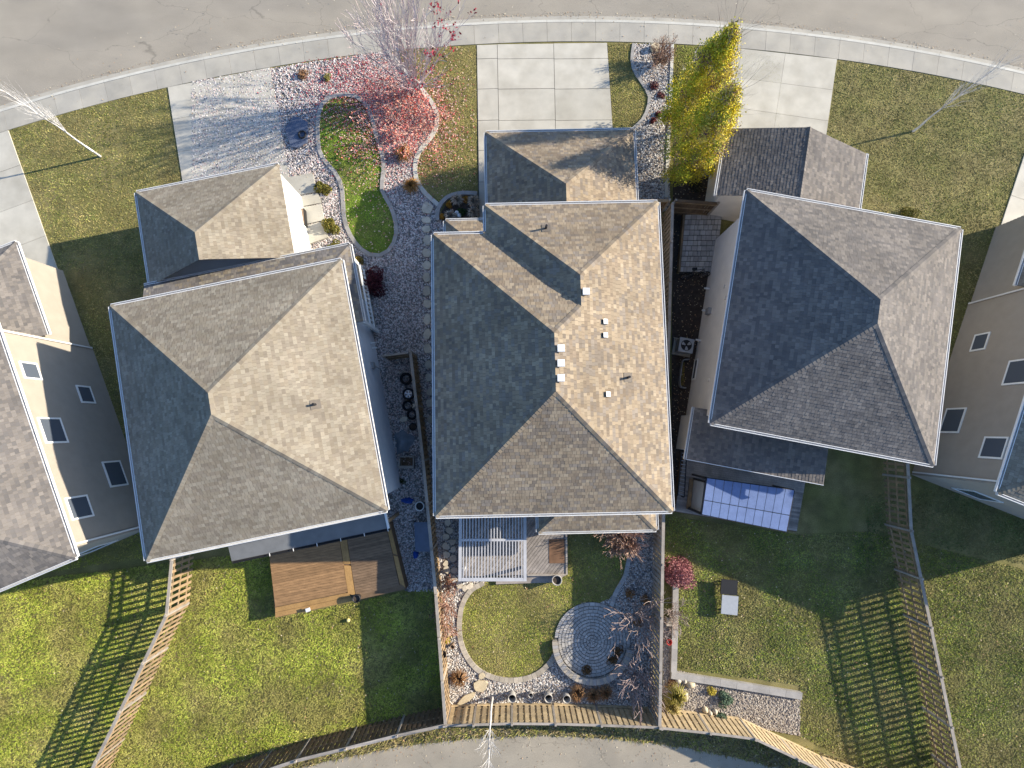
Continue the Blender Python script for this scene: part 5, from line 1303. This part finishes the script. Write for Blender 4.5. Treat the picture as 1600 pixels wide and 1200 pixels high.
# ------------------------------------------------------------------ trees
def poplar(p, h, r, label, seed):
    rs = random.Random(seed); g_ = np.random.default_rng(seed); t = thing('poplar_tree', p, label, 'tree', 'yellow poplars by the garage')
    segs, tips = [], []; q = Vector(p); rad = .10; n = 14
    for i in range(n):
        q2 = q + Vector((rs.gauss(0, .02), rs.gauss(0, .02), h / n)); segs.append((q, q2, rad, rad * .92)); rad *= .90
        if i >= 1:
            for k in range(5):
                a = rs.uniform(0, 6.283); grow(segs, tips, q2, (math.cos(a), math.sin(a), 1.7), r * rs.uniform(.8, 1.25), rad * .35, 1, rs, .12, .5, 2, .1)
        q = q2
    put('trunk', sticks(segs, [(.34, .31, .25), (.28, .25, .20), (.22, .17, .16)], None, 5), 'bark', t)
    # crown: leaf clumps on a slim spindle, denser outside
    nc = 300; zf = g_.uniform(0.02, 1, nc) ** .85; prof = np.clip((1 - zf ** 3.2) * (.62 + 2.0 * np.clip(zf, 0, .2)), .06, 1.05)
    a = g_.uniform(0, 6.283, nc); rr = r * prof * g_.uniform(.25, 1.05, nc)
    cc = np.stack([p.x + rr * np.cos(a), p.y + rr * np.sin(a), p.z + .5 + zf * (h - .2)], 1)
    N_ = 34000; k = g_.integers(0, nc, N_); c = cc[k] + g_.normal(0, 1, (N_, 3)) * np.array((.14, .14, .22))
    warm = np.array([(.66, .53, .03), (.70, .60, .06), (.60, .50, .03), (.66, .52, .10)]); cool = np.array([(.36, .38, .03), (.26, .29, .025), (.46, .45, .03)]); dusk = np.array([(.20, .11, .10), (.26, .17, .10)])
    lean = (cc[:, 0] - p.x) / r * .35 + .64 + g_.normal(0, .28, nc); pick = g_.random(nc)  # light painted into leaf colour: sun side yellower, shaded side greener and darker
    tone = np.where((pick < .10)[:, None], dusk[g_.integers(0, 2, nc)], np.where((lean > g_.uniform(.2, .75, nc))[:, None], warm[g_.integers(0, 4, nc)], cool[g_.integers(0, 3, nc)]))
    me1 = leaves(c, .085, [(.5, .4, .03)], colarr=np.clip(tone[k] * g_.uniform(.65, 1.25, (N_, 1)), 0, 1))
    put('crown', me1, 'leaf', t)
    return t
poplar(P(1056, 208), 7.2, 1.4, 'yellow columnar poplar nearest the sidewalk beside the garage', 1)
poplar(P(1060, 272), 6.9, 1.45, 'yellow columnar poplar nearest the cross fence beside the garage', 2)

# red-leaved tree, nearly bare, several stems
rt = thing('maple_tree', P(638, 152), 'nearly bare pale branched tree with last red leaves over the sidewalk', 'tree')
segs, tips = [], []; rs = random.Random(5)
for k in range(22):
    bx, by = rs.choice(((637, 150), (655, 141), (646, 146))); an = rs.uniform(0, 6.283); sp_ = rs.uniform(.06, .72)
    grow(segs, tips, P(bx + rs.uniform(-4, 4), by + rs.uniform(-4, 4)), (math.cos(an) * sp_ - .03, math.sin(an) * sp_ * .7, 1), rs.uniform(2.7, 3.7), rs.uniform(.035, .075), 3, rs, .05, .36, 2, .045, .64)
segs = [(p_, q_, max(r_, .009), max(t_, .007)) for p_, q_, r_, t_ in segs]
put('trunk', sticks(segs, [(.50, .44, .43), (.58, .52, .51), (.40, .33, .34), (.54, .43, .43)], None, 3), 'bark', rt)
tip = np.array([tuple(v) for v in tips]); cz = P(638, 152); d_ = np.hypot(tip[:, 0] - cz.x, tip[:, 1] - cz.y)
sel = tip[d_ > np.quantile(d_, .80)]; sel = sel[RNG.random(len(sel)) < .22]
lc = np.repeat(sel, 5, 0) + RNG.normal(0, .07, (len(sel) * 5, 3))
put('crown', leaves(lc, .13, [(.26, .015, .03), (.30, .03, .05), (.16, .012, .025)]), 'leaf', rt)
# low maple shrub with coral leaves beneath it
mt = thing('maple_shrub', P(634, 206), 'wide low coral leaved maple spreading over the pink leaf drift', 'tree')
sg, tp = [], []; rs = random.Random(71)
for k in range(19):
    an = 2 * math.pi * k / 19 + rs.uniform(-.3, .3); bp = P(634 + rs.uniform(-14, 14), 196 + rs.uniform(-14, 14))
    grow(sg, tp, bp, (math.cos(an) * 1.3, math.sin(an) * 1.0, rs.uniform(.5, 1.1)), rs.uniform(.8, 1.9), .016, 2, rs, -.02, .6, 2, .12, .62)
put('trunk', sticks([(a_, b_, max(r_, .006), max(q_, .005)) for a_, b_, r_, q_ in sg], [(.40, .30, .29), (.32, .22, .21), (.46, .38, .37)], None, 4), 'bark', mt)
tp = np.array([tuple(v) for v in tp]); tp = tp[RNG.random(len(tp)) < .75]; nl = 17
lc = np.repeat(tp, nl, 0) + RNG.normal(0, 1, (len(tp) * nl, 3)) * np.array((.15, .15, .06))
put('crown', leaves(lc, .10, [(.52, .16, .12), (.46, .11, .10), (.60, .29, .24), (.60, .40, .34), (.40, .08, .07), (.56, .30, .20)], None, False, .25), 'leaf', mt)
# bare white-barked tree at the back fence
def white_tree(p, h, label, seed, kids=2, name='birch_tree'):
    t = thing(name, p, label, 'tree'); s_, tp_ = [], []; r_ = random.Random(seed); q = Vector(p); rad = .075; n = 10
    for i in range(n):
        q2 = q + Vector((r_.gauss(0, .025), r_.gauss(0, .025), h / n)); s_.append((q, q2, rad, rad * .88)); rad *= .86
        if i >= 3:
            for k in range(5):
                a = r_.uniform(0, 6.283); grow(s_, tp_, q2, (math.cos(a), math.sin(a), 2.4), 1.05 * r_.uniform(.7, 1.2), rad * .4, 1, r_, .10, .38, kids, .06)
        q = q2
    put('trunk', sticks(s_, [(.58, .56, .54), (.66, .64, .62), (.48, .46, .44)], None, 5), 'bark', t); return t
white_tree(P(770, 1088), 7.4, 'bare white barked young tree at the sunlit back fence', 12)
# twiggy bare sapling on the grass by the sidewalk
bare_shrub(P(1083, 118), 1.9, .8, 'pale bare sapling on the grass beside the poplars', 72, [(.48, .45, .42), (.40, .37, .35)], None, 0, 7, 2, .014, name='bare_sapling', cat='sapling', kids=1)

# ------------------------------------------------------------------ fallen leaves
def leaf_drift(label, n, cx, cy, sx, sy, cols, w=None, size=.085, zlo=.06, zhi=.10, clip_poly=None):
    pts = np.stack([RNG.normal(cx, sx, n), RNG.normal(cy, sy, n)], 1)
    w_ = np.array([tuple(P(a, b, 0)) for a, b in pts])
    ok = (pts[:, 0] < 742) & (pts[:, 1] > 74 + np.clip((640 - pts[:, 0]) * .13, 0, 40)); w_ = w_[ok]
    w_[:, 2] = RNG.uniform(zlo, zhi, len(w_))
    return tag(put('fallen_leaves', leaves(w_, size, cols, w, True), 'leaf'), label, 'leaves', kind='stuff')
CORAL = [(.60, .42, .38), (.62, .46, .44), (.58, .34, .31), (.52, .15, .13), (.44, .09, .09), (.60, .28, .25), (.34, .05, .06), (.62, .38, .33), (.40, .20, .14)]
leaf_drift('dense drift of red and pink leaves under the bare tree', 7000, 612, 185, 44, 48, CORAL)
leaf_drift('crimson leaves scattered on the river rock towards the sidewalk', 3000, 555, 140, 48, 36, [(.34, .04, .06), (.42, .09, .10), (.55, .28, .28), (.28, .05, .06)])
leaf_drift('red leaves thinly scattered on the front lawn', 700, 695, 190, 28, 60, CORAL + [(.55, .45, .30)])
pts = scatter(ISLAND, 12); w_ = np.concatenate([pts, RNG.uniform(.10, .13, (len(pts), 1))], 1)
tag(put('fallen_leaves', leaves(w_, .10, [(.62, .50, .36), (.58, .40, .26), (.50, .25, .2)], None, True), 'leaf'), 'pale leaves dotted over the bright green lawn island', 'leaves', kind='stuff')
pts = np.concatenate([scatter(gravel_front, 6), scatter(RLAWN, 5), scatter(L_LAWN, 3), scatter(R_LAWN, 4), scatter(FRONT_LAWN, 6), scatter(soil_right, 22), scatter(verge, 9)])
w_ = np.concatenate([pts, RNG.uniform(.09, .12, (len(pts), 1))], 1)
tag(put('fallen_leaves', leaves(w_, .075, [(.45, .36, .22), (.38, .22, .12), (.50, .42, .28), (.30, .17, .10)], None, True), 'leaf'), 'stray tan leaves over lawns, rock and soil', 'leaves', kind='stuff')

# ------------------------------------------------------------------ the street goes on: next houses, driveways and yards
def next_house(fr, w, d, z, tones, wallm, label, gsign):
    t = thing('house', fr.w(w / 2, d / 2, 0), label, 'house', 'houses along the street')
    pl, cp, ev = hip(0, w, 0, d); rf = roof(t, fr, pl, cp, ev, tones, [(.01, .01), (w - .01, .01), (w - .01, d - .01), (.01, d - .01)], z)
    walls(t, fr, [(.5, .5), (w - .5, .5), (w - .5, d - .5), (.5, d - .5)], 0, z - .16, wallm)
    x0, x1 = (.2, 7.0) if gsign < 0 else (w - 7.0, w - .2); y1 = d + 4.6; h = (x1 - x0) / 2; xm = (x0 + x1) / 2; a, b = (xm, y1 - h, h * TAN), (xm, d - .5, h * TAN)
    roof(t, fr, [[(x1, y1, 0), (x0, y1, 0), a], [(x0, y1, 0), (x0, d - .5, 0), b, a], [(x1, d - .5, 0), (x1, y1, 0), a, b]], [((x1, y1, 0), a), ((x0, y1, 0), a), (a, b)],
         [(x0, y1, x1, y1, 0, 1), (x0, d - .5, x0, y1, -1, 0), (x1, d - .5, x1, y1, 1, 0)], tones, None, 3.0)
    walls(t, fr, [(x0 + .4, d - .497), (x1 - .4, d - .497), (x1 - .4, y1 - .4), (x0 + .4, y1 - .4)], 0, 2.9, wallm)
    MB().bar(fr.w(x0 + 1.0, y1 - .38, 1.2), fr.w(x1 - 1.0, y1 - .38, 1.2), .06, 2.2).put('garage_door', 'white_paint', t)
    for x in (w * .28, w * .72): window(t, fr, x, .5, -math.pi / 2, 1.5, 1.2, 4.3); window(t, fr, x, .5, -math.pi / 2, 1.5, 1.3, 1.4)
    for x, an in ((.5, math.pi), (w - .5, 0)):
        for y, zz, ww_, hh in ((2.2, 4.2, 1.0, 1.2), (6.0, 4.2, 1.2, 1.2), (9.0, 4.3, .8, .9), (3.6, 1.5, 1.3, 1.2), (8.0, 1.6, .9, .9)): window(t, fr, x, y, an, ww_, hh, zz)
        for y in (.62, d - .62): MB().bar(fr.w(x + .07 * math.cos(an), y, .1), fr.w(x + .07 * math.cos(an), y, z - .2), .07, .07).put('downspout', 'white_metal', t)
    for k in range(3): box_vent(rf, fr.w(w / 2 - .6, d / 2 - .5 + k * .6, z + (w / 2 - .6) * TAN), fr, .34, -1)
    pipe_vent(rf, fr.w(w * .25, d * .4, z + w * .25 * TAN))
    return x0, x1, y1
def to_walk(fr, x, y):
    while True:
        p = fr.w(x, y)
        if math.hypot(p.x - SX, p.y - SY) >= SR - SWK - .03: return y
        y += .02
def driveway(fr, x0, x1, y0, rows=4):
    dv = tag(put('driveway', None, None, None, fr.w(x0, y0)), kind='structure')
    ya, yb = to_walk(fr, x0, y0), to_walk(fr, x1, y0); g_ = .006
    def q(u, v): return tuple(fr.w(x0 + (x1 - x0) * u, y0 + ((ya + (yb - ya) * u) - y0) * v)[:2])
    for i in range(2):
        for j in range(rows):
            MB().prism([q(i / 2 + g_ / 6, j / rows + g_ / 6), q((i + 1) / 2 - g_ / 6, j / rows + g_ / 6), q((i + 1) / 2 - g_ / 6, (j + 1) / rows - g_ / 6), q(i / 2 + g_ / 6, (j + 1) / rows - g_ / 6)], -.02, .05 + random.uniform(-.004, .004)).put('driveway_slab', 'concrete', dv)
    return [q(-.01, -.01), q(1.01, -.01), q(1.01, 1.01), q(-.01, 1.01)]
f2 = Frame(fl.w(-LW - 12.6, -1.2)[:2], R(23)); f3 = Frame(fr_.w(RW + 2.4, -.7)[:2], R(-22))
ax0, ax1, ay = next_house(f2, 10.0, 11.5, 5.8, TONES_GREY, 'stucco_tan', 'house with dark grey hip roof farthest from the yellow poplars', 1)
bx0, bx1, by_ = next_house(f3, 10.2, 11.2, 5.6, TONES_PALE, 'stucco_tan', 'house with pale hip roof beyond the cream walled house', -1)
holes = [driveway(f2, ax0 + .6, ax1 - .6, ay - .38), driveway(f3, bx0 + .6, bx1 - .6, by_ - .38), driveway(fl, -LW + .9, wx1 - .5, gfy - .38), driveway(fr_, c2[0] + .6, c2[0] + 6.6, RD + 3.92)]
def sub(lab, poly, dens, cols): grass(lab, poly, dens, cols, holes, z=.004)
sub('front grass towards the farthest grey roofed house', [(-36, -2), (-18, -2), (-17.5, 14), P2(300, 300), P2(300, 128)] + [street(x, SWK + .02) for x in (-19, -22, -26, -30, -34, -36)], 170, OLIVE + DGREEN)
sub('front grass before the cream walled house', px((1220, 90), (1220, 235)) + [(20, 12), (22, -2), (36, -2)] + [street(x, SWK + .02) for x in (36, 32, 28, 24, 20, 17)], 170, OLIVE + DGREEN)
sub('grass of the yards behind the outer houses', [(-36, -2), (-19, -3), (-14, -6), (-34, -9)], 170, YELGRN)
sub('grass behind the pale roofed outer house', [(19, -3.5), (36, -2), (36, -9), (19, -5.5)], 170, DGREEN)
fence([fl.w(-LW - .9, 2), fl.w(-LW - 2.2, -3.2), Vector((*alley(-21.5, 1.2), 0))], 'brown fence between the two outer back yards on the deck side', pitch=.3, both=False)
fence([fr_.w(RW + 1.0, 2), fr_.w(RW + 1.9, -3.2), Vector((*alley(21.5, 1.2), 0))], 'brown fence between the two outer back yards on the gazebo side', pitch=.3, both=False)
white_tree(Vector((-23.5, 15.5, 0)), 5.5, 'bare white barked tree before the farthest grey roofed house', 31)
white_tree(Vector((23.0, 17.0, 0)), 5.0, 'bare white barked tree before the cream walled house', 32)
for i, (x, y, lab) in enumerate(((-19.5, 12.5, 'green shrub beside the outer driveway edge'), (22.3, 12.0, 'green shrub against the outer garage corner'))):
    shrub(Vector((x, y, 0)), .6, .8, BALL, lab, 1200, .07, seed=200 + i)

# leaves and grit swept along the gutter and over the streets
pts = np.array([street(x, o) for x, o in zip(RNG.uniform(-34, 34, 900), np.abs(RNG.normal(0, .22, 900)) - .25)])
pts2 = np.array([street(x, o) for x, o in zip(RNG.uniform(-34, 34, 350), RNG.uniform(-3, 1.6, 350))]); pts3 = np.array([alley(x, -abs(o)) for x, o in zip(RNG.uniform(-30, 30, 900), RNG.normal(0, .9, 900))])
w_ = np.concatenate([np.concatenate([pts, np.full((900, 1), -.08)], 1), np.concatenate([pts2, np.full((350, 1), .06)], 1), np.concatenate([pts3, np.full((900, 1), .02)], 1)])
tag(put('fallen_leaves', leaves(w_, .07, [(.45, .38, .26), (.38, .27, .16), (.52, .46, .34), (.30, .2, .13)], None, True), 'leaf'), 'stray tan leaves along the street gutter and the alley', 'leaves', kind='stuff')
